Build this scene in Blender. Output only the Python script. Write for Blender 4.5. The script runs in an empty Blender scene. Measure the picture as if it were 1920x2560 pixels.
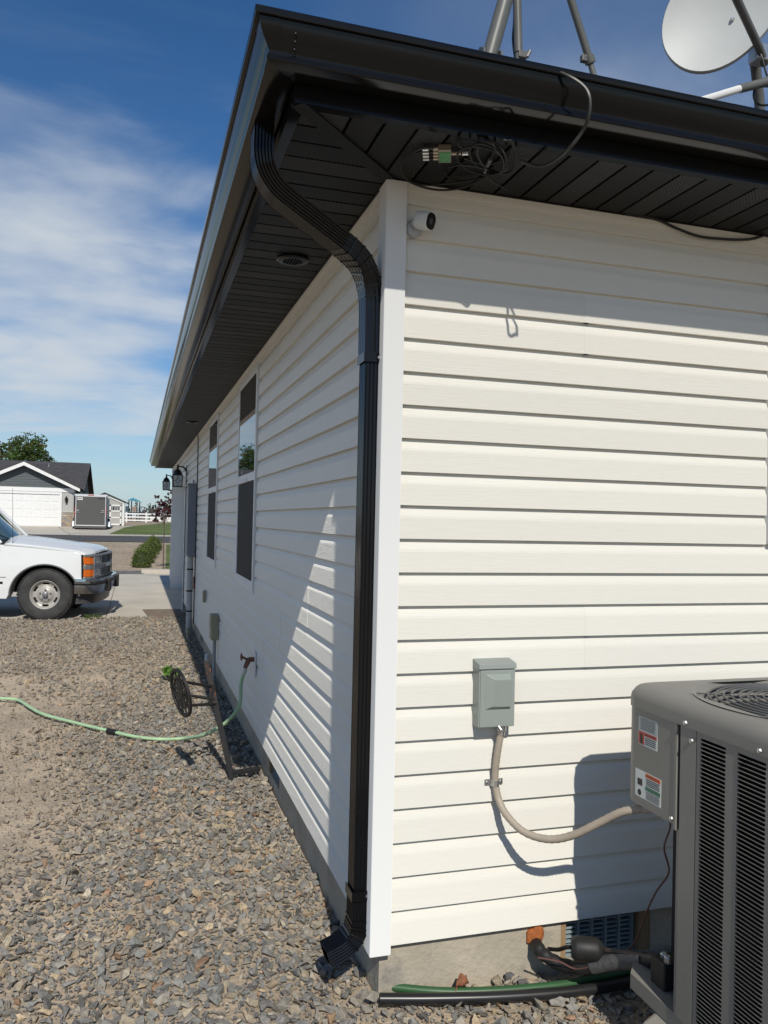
import bpy, bmesh, math, random
import numpy as np
from mathutils import Vector, Matrix
random.seed(7); rng = np.random.default_rng(7)
sc = bpy.context.scene
COL = sc.collection
# ------------------------------------------------------------------ camera
CAM = np.array([-0.79378, -2.59928, 1.42690]); FPX = 2017.26      # focal length in pixels of the 1920x2560 photograph
RM = np.array([[0.95576190, -0.29329691, 0.02227373], [0.02491252, 0.00526405, -0.99967578], [0.29308457, 0.95600691, 0.01233794]])
cd = bpy.data.cameras.new('camera'); cam = bpy.data.objects.new('camera', cd); COL.objects.link(cam)
cd.sensor_fit = 'VERTICAL'; cd.sensor_height = 36.0; cd.sensor_width = 27.0; cd.lens = FPX*36.0/2560; cd.clip_start = .02; cd.clip_end = 6000
m = Matrix.Identity(4)
for i in range(3):
    m[i][0], m[i][1], m[i][2], m[i][3] = RM[0][i], -RM[1][i], -RM[2][i], CAM[i]
cam.matrix_world = m; sc.camera = cam
# ------------------------------------------------------------------ sky, sun, exposure
SUN = Vector((.115, 1.0, -.885)).normalized()                      # the way the sunlight travels
EL = math.asin(-SUN.z); ROT = math.atan2(-SUN.x, -SUN.y)
w = bpy.data.worlds.new('World'); sc.world = w; w.use_nodes = True
nt = w.node_tree; nt.nodes.clear(); N = nt.nodes.new; L = nt.links.new
def wn(t, **k):
    n = N(t)
    for a, b in k.items(): setattr(n, a, b)
    return n
def wmath(op, a, b=None, c=None, clamp=False):
    n = N('ShaderNodeMath'); n.operation = op; n.use_clamp = clamp
    for i, q in enumerate((a, b, c)):
        if q is None: continue
        if isinstance(q, (int, float)): n.inputs[i].default_value = q
        else: L(q, n.inputs[i])
    return n.outputs[0]
sky = wn('ShaderNodeTexSky', sky_type='NISHITA', sun_disc=False, sun_elevation=EL, sun_rotation=ROT, altitude=800, air_density=1.0, dust_density=.25, ozone_density=1.8)
tc = N('ShaderNodeTexCoord'); sep = N('ShaderNodeSeparateXYZ'); L(tc.outputs['Generated'], sep.inputs[0])
zz = wmath('ADD', wmath('MAXIMUM', sep.outputs[2], 0.0), .10)
cx = wmath('DIVIDE', sep.outputs[0], zz); cy = wmath('DIVIDE', sep.outputs[1], zz)
cmb = N('ShaderNodeCombineXYZ'); L(cx, cmb.inputs[0]); L(cy, cmb.inputs[1])
def wnoise(scale, loc, rot, sx, sy, detail, dist, rough=.55):
    mp = N('ShaderNodeMapping'); mp.inputs['Location'].default_value = loc; mp.inputs['Rotation'].default_value = (0, 0, rot); mp.inputs['Scale'].default_value = (sx, sy, 1)
    L(cmb.outputs[0], mp.inputs[0]); n = N('ShaderNodeTexNoise'); n.inputs['Scale'].default_value = scale; n.inputs['Detail'].default_value = detail
    n.inputs['Roughness'].default_value = rough; n.inputs['Distortion'].default_value = dist; L(mp.outputs[0], n.inputs['Vector']); return n.outputs[0]
def wramp(v, a, b):
    n = N('ShaderNodeMapRange'); n.interpolation_type = 'SMOOTHSTEP'; L(v, n.inputs[0]); n.inputs[1].default_value = a; n.inputs[2].default_value = b; return n.outputs[0]
big = wnoise(.42, (9.98, 2.84, 0), .5, 1.0, .8, 5, .3)               # broad cloud banks
fine = wnoise(1.5, (3.3, .7, 0), .9, .85, 1.25, 10, .5, .60)        # streaky cirrus structure
wisp = wnoise(.9, (7.1, 2.2, 0), .75, .35, 1.9, 9, .5, .6)
c1 = wramp(wmath('ADD', big, wmath('MULTIPLY', wmath('SUBTRACT', fine, .5), .24)), .45, .66)
c2 = wmath('MULTIPLY', wramp(wisp, .56, .80), .22)
c1 = wmath('MULTIPLY', c1, wmath('SUBTRACT', 1.0, wmath('MULTIPLY', wramp(sep.outputs[2], .38, .52), .82)))   # cover thins out overhead
cf = wmath('MINIMUM', wmath('MAXIMUM', wmath('MULTIPLY', c1, .90), c2), .94)
hs = N('ShaderNodeHueSaturation'); hs.inputs['Saturation'].default_value = 1.22; L(sky.outputs[0], hs.inputs['Color'])
tint = N('ShaderNodeMixRGB'); tint.blend_type = 'MULTIPLY'; tint.inputs[0].default_value = 1; L(hs.outputs[0], tint.inputs[1]); tint.inputs[2].default_value = (1.55, 2.00, 2.30, 1)
hz = wmath('MULTIPLY', wmath('POWER', wmath('SUBTRACT', 1.0, wmath('MAXIMUM', sep.outputs[2], 0.0), clamp=True), 9.0), .85)   # pale haze towards the horizon
hmix = N('ShaderNodeMixRGB'); L(hz, hmix.inputs[0]); L(tint.outputs[0], hmix.inputs[1]); hmix.inputs[2].default_value = (11.4, 13.6, 15.4, 1)
mix = N('ShaderNodeMixRGB'); L(cf, mix.inputs[0]); L(hmix.outputs[0], mix.inputs[1]); mix.inputs[2].default_value = (15.0, 16.2, 17.4, 1)
bg = N('ShaderNodeBackground'); bg.inputs[1].default_value = .050; L(mix.outputs[0], bg.inputs[0])
wo = N('ShaderNodeOutputWorld'); L(bg.outputs[0], wo.inputs[0])
sd = bpy.data.lights.new('sun', 'SUN'); sd.energy = 4.9; sd.angle = math.radians(.53); sd.color = (1.0, .945, .85)
so = bpy.data.objects.new('sun', sd); COL.objects.link(so); so.rotation_euler = SUN.to_track_quat('-Z', 'Y').to_euler(); so.location = (-3, -20, 18)
vs = sc.view_settings; vs.view_transform = 'Standard'; vs.look = 'None'; vs.exposure = -0.30; vs.gamma = 1.0
sc.render.engine = 'CYCLES'; sc.cycles.use_denoising = True; sc.cycles.max_bounces = 8; sc.cycles.diffuse_bounces = 4
# ------------------------------------------------------------------ helpers
def pix(u, v, axis, val):
    """Where the ray of photograph pixel (u, v) meets the plane axis = val."""
    d = RM.T @ np.array([(u-960)/FPX, (v-1280)/FPX, 1.0]); t = (val-CAM[axis])/d[axis]; q = CAM+t*d
    return Vector((float(q[0]), float(q[1]), float(q[2])))
def W(u, v, Y): return pix(u, v, 1, Y)
MATS = {}
def mat(name, col, rough=.6, metal=0.0, var=0.0, vscale=8.0, bump=0.0, bscale=60.0, stretch=(1, 1, 1), coat=0.0, spec=.5, attr=None, col2=None, c2scale=2.0, c2lo=.5, c2hi=.62, trans=0.0, ior=1.45, rnd=0.0):
    if name in MATS: return MATS[name]
    M = bpy.data.materials.new(name); M.use_nodes = True; n = M.node_tree.nodes; l = M.node_tree.links
    b = n['Principled BSDF']; b.inputs['Roughness'].default_value = rough; b.inputs['Metallic'].default_value = metal
    b.inputs['Coat Weight'].default_value = coat; b.inputs['Coat Roughness'].default_value = .08; b.inputs['Specular IOR Level'].default_value = spec; b.inputs['IOR'].default_value = ior
    b.inputs['Base Color'].default_value = (*col, 1); src = None
    t = n.new('ShaderNodeTexCoord'); mp = n.new('ShaderNodeMapping'); mp.inputs['Scale'].default_value = stretch; l.new(t.outputs['Object'], mp.inputs[0])
    oi = n.new('ShaderNodeObjectInfo')
    if rnd or var or bump:
        ad = n.new('ShaderNodeVectorMath'); ad.operation = 'ADD'; l.new(mp.outputs[0], ad.inputs[0])
        sc_ = n.new('ShaderNodeVectorMath'); sc_.operation = 'SCALE'; l.new(oi.outputs['Random'], sc_.inputs[0]) if False else None
        cmbn = n.new('ShaderNodeCombineXYZ'); mm = n.new('ShaderNodeMath'); mm.operation = 'MULTIPLY'; mm.inputs[1].default_value = 37.0; l.new(oi.outputs['Random'], mm.inputs[0])
        l.new(mm.outputs[0], cmbn.inputs[0]); l.new(mm.outputs[0], cmbn.inputs[1]); l.new(cmbn.outputs[0], ad.inputs[1]); vec = ad.outputs[0]
    else: vec = mp.outputs[0]
    if attr:
        a = n.new('ShaderNodeAttribute'); a.attribute_name = attr; src = a.outputs['Color']
    if col2:
        nz = n.new('ShaderNodeTexNoise'); nz.inputs['Scale'].default_value = c2scale; nz.inputs['Detail'].default_value = 8; nz.inputs['Roughness'].default_value = .65; l.new(vec, nz.inputs['Vector'])
        r = n.new('ShaderNodeMapRange'); r.inputs[1].default_value = c2lo; r.inputs[2].default_value = c2hi; l.new(nz.outputs[0], r.inputs[0])
        mx = n.new('ShaderNodeMixRGB'); l.new(r.outputs[0], mx.inputs[0]); mx.inputs[1].default_value = (*col, 1); mx.inputs[2].default_value = (*col2, 1)
        if src is not None: l.new(src, mx.inputs[1])
        src = mx.outputs[0]
    if var or rnd:
        nz = n.new('ShaderNodeTexNoise'); nz.inputs['Scale'].default_value = vscale; nz.inputs['Detail'].default_value = 6; l.new(vec, nz.inputs['Vector'])
        r = n.new('ShaderNodeMapRange'); r.inputs[1].default_value = .25; r.inputs[2].default_value = .75; r.inputs[3].default_value = 1-var; r.inputs[4].default_value = 1+var; l.new(nz.outputs[0], r.inputs[0])
        r2 = n.new('ShaderNodeMapRange'); r2.inputs[3].default_value = 1-rnd; r2.inputs[4].default_value = 1+rnd; l.new(oi.outputs['Random'], r2.inputs[0])
        pr = n.new('ShaderNodeMath'); pr.operation = 'MULTIPLY'; l.new(r.outputs[0], pr.inputs[0]); l.new(r2.outputs[0], pr.inputs[1])
        vm = n.new('ShaderNodeVectorMath'); vm.operation = 'SCALE'; l.new(pr.outputs[0], vm.inputs['Scale'])
        if src is not None: l.new(src, vm.inputs[0])
        else: vm.inputs[0].default_value = col
        src = vm.outputs[0]
    if src is not None: l.new(src, b.inputs['Base Color'])
    if bump:
        nz = n.new('ShaderNodeTexNoise'); nz.inputs['Scale'].default_value = bscale; nz.inputs['Detail'].default_value = 5; l.new(vec, nz.inputs['Vector'])
        bp = n.new('ShaderNodeBump'); bp.inputs['Strength'].default_value = bump; bp.inputs['Distance'].default_value = .01; l.new(nz.outputs[0], bp.inputs['Height']); l.new(bp.outputs[0], b.inputs['Normal'])
    if trans:
        tr = n.new('ShaderNodeBsdfTranslucent'); ms = n.new('ShaderNodeMixShader'); ms.inputs[0].default_value = trans
        if src is not None: l.new(src, tr.inputs[0])
        else: tr.inputs[0].default_value = (*col, 1)
        l.new(b.outputs[0], ms.inputs[1]); l.new(tr.outputs[0], ms.inputs[2]); l.new(ms.outputs[0], n['Material Output'].inputs[0])
    MATS[name] = M; return M
class MB:
    def __init__(s): s.v = []; s.f = []
    def add(s, vs, fs):
        o = len(s.v); s.v += [tuple(x) for x in vs]; s.f += [tuple(i+o for i in f) for f in fs]; return s
    def box(s, x0, x1, y0, y1, z0, z1):
        return s.add([(x0, y0, z0), (x1, y0, z0), (x1, y1, z0), (x0, y1, z0), (x0, y0, z1), (x1, y0, z1), (x1, y1, z1), (x0, y1, z1)],
                     [(0, 3, 2, 1), (4, 5, 6, 7), (0, 1, 5, 4), (1, 2, 6, 5), (2, 3, 7, 6), (3, 0, 4, 7)])
    def loft(s, A, B, closed=True, caps=True):
        n = len(A); fs = [(i, (i+1) % n, n+(i+1) % n, n+i) for i in range(n if closed else n-1)]
        if caps: fs += [tuple(range(n))[::-1], tuple(range(n, 2*n))]
        return s.add(list(A)+list(B), fs)
    def rings(s, R, closed=True, cap0=False, cap1=False):
        n = len(R[0]); vs = [p for r in R for p in r]; fs = []
        for k in range(len(R)-1):
            for i in range(n if closed else n-1):
                j = (i+1) % n; fs.append((k*n+i, k*n+j, (k+1)*n+j, (k+1)*n+i))
        if cap0: fs.append(tuple(range(n))[::-1])
        if cap1: fs.append(tuple((len(R)-1)*n+i for i in range(n)))
        return s.add(vs, fs)
    def tube(s, pts, r, n=8, caps=True, twist=0.0):
        P = [Vector(p) for p in pts]; R = []; up = None
        for i, p in enumerate(P):
            d = (P[min(i+1, len(P)-1)]-P[max(i-1, 0)]).normalized()
            if up is None: up = d.orthogonal().normalized()
            else: up = (up-d*up.dot(d)); up = up.normalized() if up.length > 1e-6 else d.orthogonal().normalized()
            b = d.cross(up); rr = r[i] if isinstance(r, (list, tuple)) else r
            R.append([p+(up*math.cos(a)+b*math.sin(a))*rr for a in [2*math.pi*k/n for k in range(n)]])
        return s.rings(R, True, caps, caps)
    def lathe(s, prof, c, ax='z', n=24, a0=0.0):
        R = []
        for r, h in prof:
            ring = []
            for k in range(n):
                a = a0+2*math.pi*k/n; q = (r*math.cos(a), r*math.sin(a))
                ring.append({'z': (c[0]+q[0], c[1]+q[1], c[2]+h), 'y': (c[0]+q[0], c[1]+h, c[2]+q[1]), 'x': (c[0]+h, c[1]+q[0], c[2]+q[1])}[ax])
            R.append(ring)
        return s.rings(R, True, True, True)
    def sweep(s, poly, pts, up=(0, 0, 1)):
        """rectangular or other section (list of (side, up)) carried along pts"""
        P = [Vector(p) for p in pts]; R = []
        for i, p in enumerate(P):
            d = (P[min(i+1, len(P)-1)]-P[max(i-1, 0)]).normalized(); sd_ = Vector(up).cross(d)
            sd_ = sd_.normalized(); u_ = d.cross(sd_); R.append([p+sd_*a+u_*b for a, b in poly])
        return s.rings(R, True, True, True)
ORG = {}
def link_obj(o, parent):
    COL.objects.link(o)
    if parent is not None: o.parent = parent
def build(name, mb, material, parent=None, smooth=False, bevel=0.0, local=False, seg=2, origin=None):
    me = bpy.data.meshes.new(name); org = Vector((0, 0, 0)) if local else (ORG[parent] if parent is not None else (Vector(origin) if origin else Vector((0, 0, 0))))
    me.from_pydata([(x-org.x, y-org.y, z-org.z) for x, y, z in mb.v], [], mb.f); me.validate()
    bm_ = bmesh.new(); bm_.from_mesh(me); bmesh.ops.recalc_face_normals(bm_, faces=bm_.faces); bm_.to_mesh(me); bm_.free()
    me.materials.append(material)
    if smooth: me.polygons.foreach_set('use_smooth', [True]*len(me.polygons)); me.set_sharp_from_angle(angle=math.radians(40))
    o = bpy.data.objects.new(name, me); link_obj(o, parent); ORG[o] = org
    if parent is None and origin: o.location = origin
    if bevel:
        b = o.modifiers.new('bevel', 'BEVEL'); b.width = bevel; b.segments = seg; b.limit_method = 'ANGLE'; b.angle_limit = math.radians(40)
    return o
def thing(name, label, cat, loc=(0, 0, 0), rotz=0.0, group=None):
    o = bpy.data.objects.new(name, None); COL.objects.link(o); o.location = loc; o.rotation_euler = (0, 0, rotz); o.empty_display_size = .1
    o['label'] = label; o['category'] = cat; ORG[o] = Vector(loc)
    if group: o['group'] = group
    return o
def tag(o, label=None, cat=None, group=None, kind=None):
    if label: o['label'] = label
    if cat: o['category'] = cat
    if group: o['group'] = group
    if kind: o['kind'] = kind
    return o
def inst(name, mesh, loc, parent, rot=None, scale=None):
    """a further piece that shares its mesh; loc is in world space, the mesh is centred on its own origin"""
    o = bpy.data.objects.new(name, mesh); link_obj(o, parent); o.location = Vector(loc)-ORG[parent]
    if rot: o.rotation_euler = rot
    if scale: o.scale = scale
    return o
def smoothpath(P, k=6):
    P = [Vector(p) for p in P]; out = []
    for i in range(len(P)-1):
        a = P[max(i-1, 0)]; b = P[i]; c = P[i+1]; d = P[min(i+2, len(P)-1)]
        for j in range(k):
            t = j/k; out.append(.5*((2*b)+(c-a)*t+(2*a-5*b+4*c-d)*t*t+(3*b-a-3*c+d)*t**3))
    return out+[P[-1]]
def text_mb(txt, size, origin, xdir, ydir, lift, font_shear=0.0, align='LEFT', depth=.0004):
    cu = bpy.data.curves.new('t', 'FONT'); cu.body = txt; cu.size = size; cu.shear = font_shear; cu.align_x = align; cu.resolution_u = 2
    o = bpy.data.objects.new('t', cu); COL.objects.link(o); dg = bpy.context.evaluated_depsgraph_get(); dg.update(); me = bpy.data.meshes.new_from_object(o.evaluated_get(dg))
    X = Vector(xdir); Y = Vector(ydir); Z = X.cross(Y).normalized(); mb = MB()
    mb.add([Vector(origin)+X*v.co.x+Y*v.co.y+Z*lift for v in me.vertices], [tuple(p.vertices) for p in me.polygons])
    bpy.data.objects.remove(o); bpy.data.meshes.remove(me); return mb
# ------------------------------------------------------------------ ground levels
KN = [(-80, -.2), (22, -.2), (26, -.17), (36, .12), (38.5, .18), (45, .30), (51.5, .52), (54.4, .64), (60, .70), (4000, .70)]
def gz(y):
    for (a, za), (b, zb) in zip(KN, KN[1:]):
        if y <= b: return za+(zb-za)*(y-a)/(b-a)
    return KN[-1][1]
def sheet(name, poly_at, y0, y1, dz, material, kind='structure', sub=None):
    """ground sheet between y0 and y1; poly_at(y) -> (x_left, x_right)"""
    ys = sorted(set([y0, y1]+[k for k, _ in KN if y0 < k < y1]+(list(np.linspace(y0, y1, sub)) if sub else []))); mb = MB(); R = []
    for y in ys:
        a, b = poly_at(y); R.append([(a, y, gz(y)+dz), (b, y, gz(y)+dz)])
    mb.rings(R, False); o = build(name, mb, material); o['kind'] = kind; return o
# ------------------------------------------------------------------ materials
M_SIDE = mat('vinyl_siding', (.73, .716, .66), .42, var=.03, vscale=2.2, bump=.22, bscale=1.0, stretch=(7, 7, 420), spec=.35, rnd=.018)
M_POST = mat('vinyl_trim', (.73, .735, .725), .38, bump=.02, bscale=300, spec=.4)
M_WHITE = mat('white_paint', (.80, .80, .79), .45, var=.03, vscale=6)
M_BLACK = mat('black_aluminium', (.005, .005, .006), .15, coat=.0, var=.15, vscale=3, spec=.4)
M_SOFF = mat('soffit_black', (.0085, .0085, .0088), .5, var=.08, vscale=20, spec=.3)
M_GUT = mat('gutter_black', (.006, .0062, .0065), .13, coat=.0, spec=.30, var=.2, vscale=2.0, bump=.012, bscale=14)
M_CONC = mat('foundation_concrete', (.40, .355, .28), .9, var=.16, vscale=4, bump=.5, bscale=45, col2=(.17, .16, .15), c2scale=5, c2lo=.56, c2hi=.78)
M_SLAB = mat('slab_concrete', (.53, .485, .41), .88, var=.09, vscale=1.3, bump=.2, bscale=120, col2=(.43, .395, .335), c2scale=.9, c2lo=.5, c2hi=.75)
M_DIRT = mat('dirt', (.47, .38, .275), .95, var=.25, vscale=1.6, bump=1.0, bscale=38, col2=(.34, .285, .22), c2scale=7, c2lo=.45, c2hi=.66)
M_FARGRAV = mat('far_gravel', (.44, .34, .225), .95, var=.25, vscale=.25, bump=1.0, bscale=14, col2=(.22, .185, .15), c2scale=9, c2lo=.44, c2hi=.58)
M_ASPH = mat('asphalt', (.075, .073, .072), .9, var=.15, vscale=.4, bump=.4, bscale=60)
M_GRASS = mat('grass', (.115, .150, .035), .9, var=.3, vscale=.5, bump=1.0, bscale=30, col2=(.075, .11, .025), c2scale=6)
M_PALEGRAV = mat('pale_gravel', (.52, .48, .40), .95, var=.2, vscale=.6, bump=1.0, bscale=16, col2=(.22, .205, .18), c2scale=11, c2lo=.50, c2hi=.62)
M_GLASS = mat('window_glass', (.010, .014, .014), .015, spec=.6, ior=2.6)
M_SCREEN = mat('window_screen', (.014, .014, .014), .75, bump=.3, bscale=900)
M_DARK = mat('dark_void', (.006, .006, .006), .9)
M_STEEL = mat('galvanised_steel', (.55, .55, .54), .35, metal=.9, var=.1, vscale=30)
M_GREYPAINT = mat('grey_enamel', (.27, .30, .275), .38, var=.04, vscale=12, spec=.5)
M_RUBBER = mat('black_rubber', (.016, .016, .016), .55, var=.2, vscale=20)
M_SHING = mat('asphalt_shingle', (.055, .055, .057), .92, var=.25, vscale=3, bump=.6, bscale=40)
for m_ in (M_SIDE, M_POST, M_WHITE): m_.node_tree.nodes['Principled BSDF'].inputs['Diffuse Roughness'].default_value = 1.0
# soffit with punched holes: fine relief, with the dark inside the holes painted into the colour
M_VENT = mat('soffit_perforated', (.0125, .0125, .013), .5, spec=.3)
def perforate(M):
    n = M.node_tree.nodes; l = M.node_tree.links; b = n['Principled BSDF']; t = n.new('ShaderNodeTexCoord'); mp = n.new('ShaderNodeMapping'); mp.inputs['Rotation'].default_value = (0, 0, .785); mp.inputs['Scale'].default_value = (1, 1, 0)
    l.new(t.outputs['Object'], mp.inputs[0]); v = n.new('ShaderNodeTexVoronoi'); v.inputs['Scale'].default_value = 95; v.inputs['Randomness'].default_value = 0; l.new(mp.outputs[0], v.inputs['Vector'])
    r = n.new('ShaderNodeMapRange'); r.inputs[1].default_value = .26; r.inputs[2].default_value = .34; l.new(v.outputs['Distance'], r.inputs[0])
    mx = n.new('ShaderNodeMixRGB'); mx.inputs[1].default_value = (.001, .001, .001, 1); mx.inputs[2].default_value = (.036, .036, .037, 1); l.new(r.outputs[0], mx.inputs[0]); l.new(mx.outputs[0], b.inputs['Base Color'])
    bp = n.new('ShaderNodeBump'); bp.inputs['Strength'].default_value = .8; bp.inputs['Distance'].default_value = .002; l.new(r.outputs[0], bp.inputs['Height']); l.new(bp.outputs[0], b.inputs['Normal'])
perforate(M_VENT)
# ------------------------------------------------------------------ setting
sheet('ground', lambda y: (-1500, 1500), -80, 4000, -.012, M_FARGRAV)
sheet('dirt', lambda y: (-9, 2.6 if y < .02 else .04), -5, 10.99, -.004, M_DIRT, sub=40)
drive = bpy.data.objects.new('driveway', None); COL.objects.link(drive); drive['kind'] = 'structure'; drive['label'] = 'pale concrete driveway slabs in front of the garage door'; ORG[drive] = Vector((0, 0, 0))
xs = [.30, -1.22, -4.2, -7.2, -10.2]; ys = [11.02, 14.35, 17.65, 21.1]
for i in range(4):
    for j in range(3):
        mb = MB().box(xs[i+1]+.006, xs[i]-.006, ys[j]+.006, ys[j+1]-.006, -.32, -.192); build('slab', mb, M_SLAB, drive, bevel=.006)
sheet('road', lambda y: (-400, 400), 38.5, 45.2, .008, M_ASPH)
sheet('neighbour_driveway', lambda y: (-15, -5.75+(54.4-y)*.16), 45.2, 54.4, .016, M_SLAB)
sheet('gravel_strip', lambda y: (-5.7+(54.4-y)*.16, 40 if y < 46.9 else (-.6 if y > 47 else 20)), 45.2, 63, .010, M_PALEGRAV, sub=30)
sheet('lawn', lambda y: (-2.3+max(0, (y-47.0))*.10, 60), 46.7, 140, .022, M_GRASS)
sheet('lawn_strip', lambda y: (.1+.035*(y-23), 30), 22.1, 36.5, .012, M_GRASS)
sheet('gravel_edge', lambda y: (-14, -.55), 21.12, 22.6, .006, mat('dark_gravel', (.19, .18, .165), .95, var=.3, vscale=3, bump=1.0, bscale=20, col2=(.10, .098, .095), c2scale=18, c2lo=.45, c2hi=.55))
kb = build('kerb_strip', MB().box(-.62, 9, 21.5, 22.0, -.3, -.10), M_SLAB, bevel=.01); kb['kind'] = 'structure'
# ------------------------------------------------------------------ the white house
C = .1143; ZS = 2.585; YE = 16.95; XE = 9.0; SO = .405
house = thing('house', 'single storey house with cream lap siding and black eaves filling the right half', 'house', (0, 0, -.2))
def siding(a0, a1, k, wall, h=C, lift=0.0):
    z0 = k*C; pr = [(-.0185, 0), (0, 0), (0, .004), (-.0010, .071), (-.0028, .079), (-.0068, .088), (-.0178, .1128), (-.0185, .1143)]
    if h < C: pr = [(-.0170, 0), (0, 0), (0, .004), (-.001, h), (-.0170, h)]
    f = (lambda o, z, a: (-(o+lift), a, z0+z)) if wall == 'A' else (lambda o, z, a: (a, -(o+lift), z0+z))
    mb = MB().loft([f(o, z, a0) for o, z in pr], [f(o, z, a1) for o, z in pr]); return build('siding_panel', mb, M_SIDE, house)
WIN = [(3.03, 4.08), (5.86, 6.95)]; GD = (11.45, 16.22)
seamA = {9: [1.19], 8: [1.20], 7: [1.945], 6: [1.945], 5: [2.555], 4: [2.565], 1: [3.80], 0: [3.80], 21: [2.205], 20: [2.207], 22: [1.609, 5.0], 3: [4.9], 2: [4.9], 13: [7.6], 12: [7.6], 19: [4.75], 18: [4.75], 17: [8.2], 16: [8.2]}
seamB = {19: [.775], 18: [.775], 9: [.80], 8: [.80], 13: [2.9], 12: [2.9], 5: [2.3], 4: [2.3]}
WINB = (W(1920, 1100, 0).x, 2.75)
for k in range(23):
    cuts = []
    if 8 <= k < 22: cuts += WIN
    if k < 19: cuts.append(GD)
    segs = []; a = .070
    for c0, c1 in sorted(cuts): segs.append((a, c0)); a = c1
    segs.append((a, YE-.07))
    for s0, s1 in segs:
        br = [s0]+[q for q in seamA.get(k, []) if s0+.05 < q < s1-.05]+[s1]
        for i in range(len(br)-1):
            siding(br[i]+(.0015 if i else 0), br[i+1], k, 'A', C if k < 22 else .066, .0012*(i % 2))
    segs = [(.055, WINB[0]), (WINB[1], XE-.07)] if 12 <= k < 21 else [(.055, XE-.07)]
    if 12 <= k < 21: pass
    for s0, s1 in segs:
        br = [s0]+[q for q in seamB.get(k, []) if s0+.05 < q < s1-.05]+[s1]
        for i in range(len(br)-1): siding(br[i]-(.02 if i else 0), br[i+1], k, 'B', C if k < 22 else .066, .0009*(i % 2))
mb = MB()                                                            # sheathing behind the siding, with the openings left free
def wallboxA(y0, y1, z0, z1): mb.box(.019, .16, y0, y1, z0, z1)
for y0, y1 in ((.019, WIN[0][0]), (WIN[0][1], WIN[1][0]), (WIN[1][1], GD[0]), (GD[1], YE)): wallboxA(y0, y1, .002, ZS)
for y0, y1 in WIN: wallboxA(y0, y1, .002, 8*C); wallboxA(y0, y1, 22*C, ZS)
wallboxA(GD[0], GD[1], 19*C, ZS)
mb.box(.16, WINB[0], .019, .16, .002, ZS); mb.box(WINB[1], XE, .019, .16, .002, ZS); mb.box(WINB[0], WINB[1], .019, .16, .002, 12*C); mb.box(WINB[0], WINB[1], .019, .16, 21*C, ZS)
mb.box(XE-.14, XE, .16, YE, .002, ZS); mb.box(.16, XE, YE-.14, YE, .002, ZS)
build('wall', mb, M_WHITE, house)
# L-shaped corner post, open behind
pp = [(-.018, -.018), (.056, -.018), (.056, .0005), (.012, .0005), (.012, .012), (.0005, .012), (.0005, .072), (-.018, .072)]
build('corner_post', MB().loft([(x, y, -.022) for x, y in pp], [(x, y, ZS-.004) for x, y in pp]), M_POST, house, bevel=.0035)
pp = [(-.018, YE+.018), (.056, YE+.018), (.056, YE), (0, YE), (0, YE-.075), (-.018, YE-.075)]
build('corner_post', MB().loft([(x, y, -.022) for x, y in pp], [(x, y, ZS-.004) for x, y in pp]), M_POST, house)
# trim under the soffit, slightly wavy as on the photograph
def trim_line(a0, a1, wall):
    n = 40; R = []
    for i in range(n+1):
        a = a0+(a1-a0)*i/n; wv = .0035*math.sin(a*2.1)+.002*math.sin(a*5.3+1)
        pr = [(-.012, ZS-.030+wv), (.006, ZS-.032+wv), (.010, ZS-.022+wv), (.010, ZS-.001), (-.012, ZS-.001)]
        R.append([(-o, a, z) if wall == 'A' else (a, -o, z) for o, z in pr])
    build('siding_trim', MB().rings(R, True, True, True), M_SIDE, house, smooth=True)
trim_line(.074, YE-.08, 'A'); trim_line(.058, XE-.1, 'B')
# concrete stem wall
for q in ((.03, .22, .0300, 2.02, 0), (.03, .22, 2.42, 7.6, 0), (.03, .22, 8.0, GD[0], 0), (.03, .22, GD[1], YE-.03, 0), (.0304, .22, 2.02, 2.42, -.13), (.0304, .22, 7.6, 8.0, -.13), (.22, XE-.03, YE-.25, YE-.03, 0), (XE-.25, XE-.03, .22, YE-.25, 0)):
    build('foundation_wall', MB().box(q[0], q[1], q[2], q[3], -.6, q[4]), M_CONC, house)
VB = (W(1402, 2330, .03).x, W(1625, 2330, .03).x)
mb = MB().box(.22, VB[0], .03, .22, -.6, 0); build('foundation_wall', mb, M_CONC, house)
build('foundation_wall', MB().box(VB[1], XE-.25, .03, .22, -.6, 0), M_CONC, house); build('foundation_wall', MB().box(VB[0], VB[1], .0304, .22, -.6, -.165), M_CONC, house)
M_VENTBLUE = mat('vent_blue_grey', (.27, .34, .37), .5, var=.1); M_LUMBER = mat('rough_lumber', (.30, .20, .11), .8, var=.25, vscale=10, bump=.3, bscale=1, stretch=(60, 60, 3))
def fvent(wall, a0, a1, z0, z1):
    f = (lambda o0, o1, p, q, c, d: MB().box(o0, o1, p, q, c, d)) if wall == 'A' else (lambda o0, o1, p, q, c, d: MB().box(p, q, o0, o1, c, d))
    fr = build('foundation_vent', f(.075, .085, a0, a1, z0, z1), M_DARK, house)
    for p, q in ((a0, a0+.022), (a1-.05, a1)): build('vent_stud', f(.032, .074, p, q, z0, z1), M_LUMBER, fr)
    n = 5; wd = (a1-a0-.09)/n
    for i in range(n+1): build('vent_bar', f(.050, .074, a0+.028+i*wd-.004, a0+.028+i*wd+.004, z0, z1), M_VENTBLUE, fr)
    for i in range(n):
        for j in range(9):
            z = z0+.004+j*(z1-z0-.008)/9
            build('slat', f(.056, .070, a0+.036+i*wd, a0+.020+(i+1)*wd, z, z+.006), M_VENTBLUE, fr)
fvent('B', VB[0], VB[1], -.165, -.004); fvent('A', 2.02, 2.42, -.13, -.004)
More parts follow.
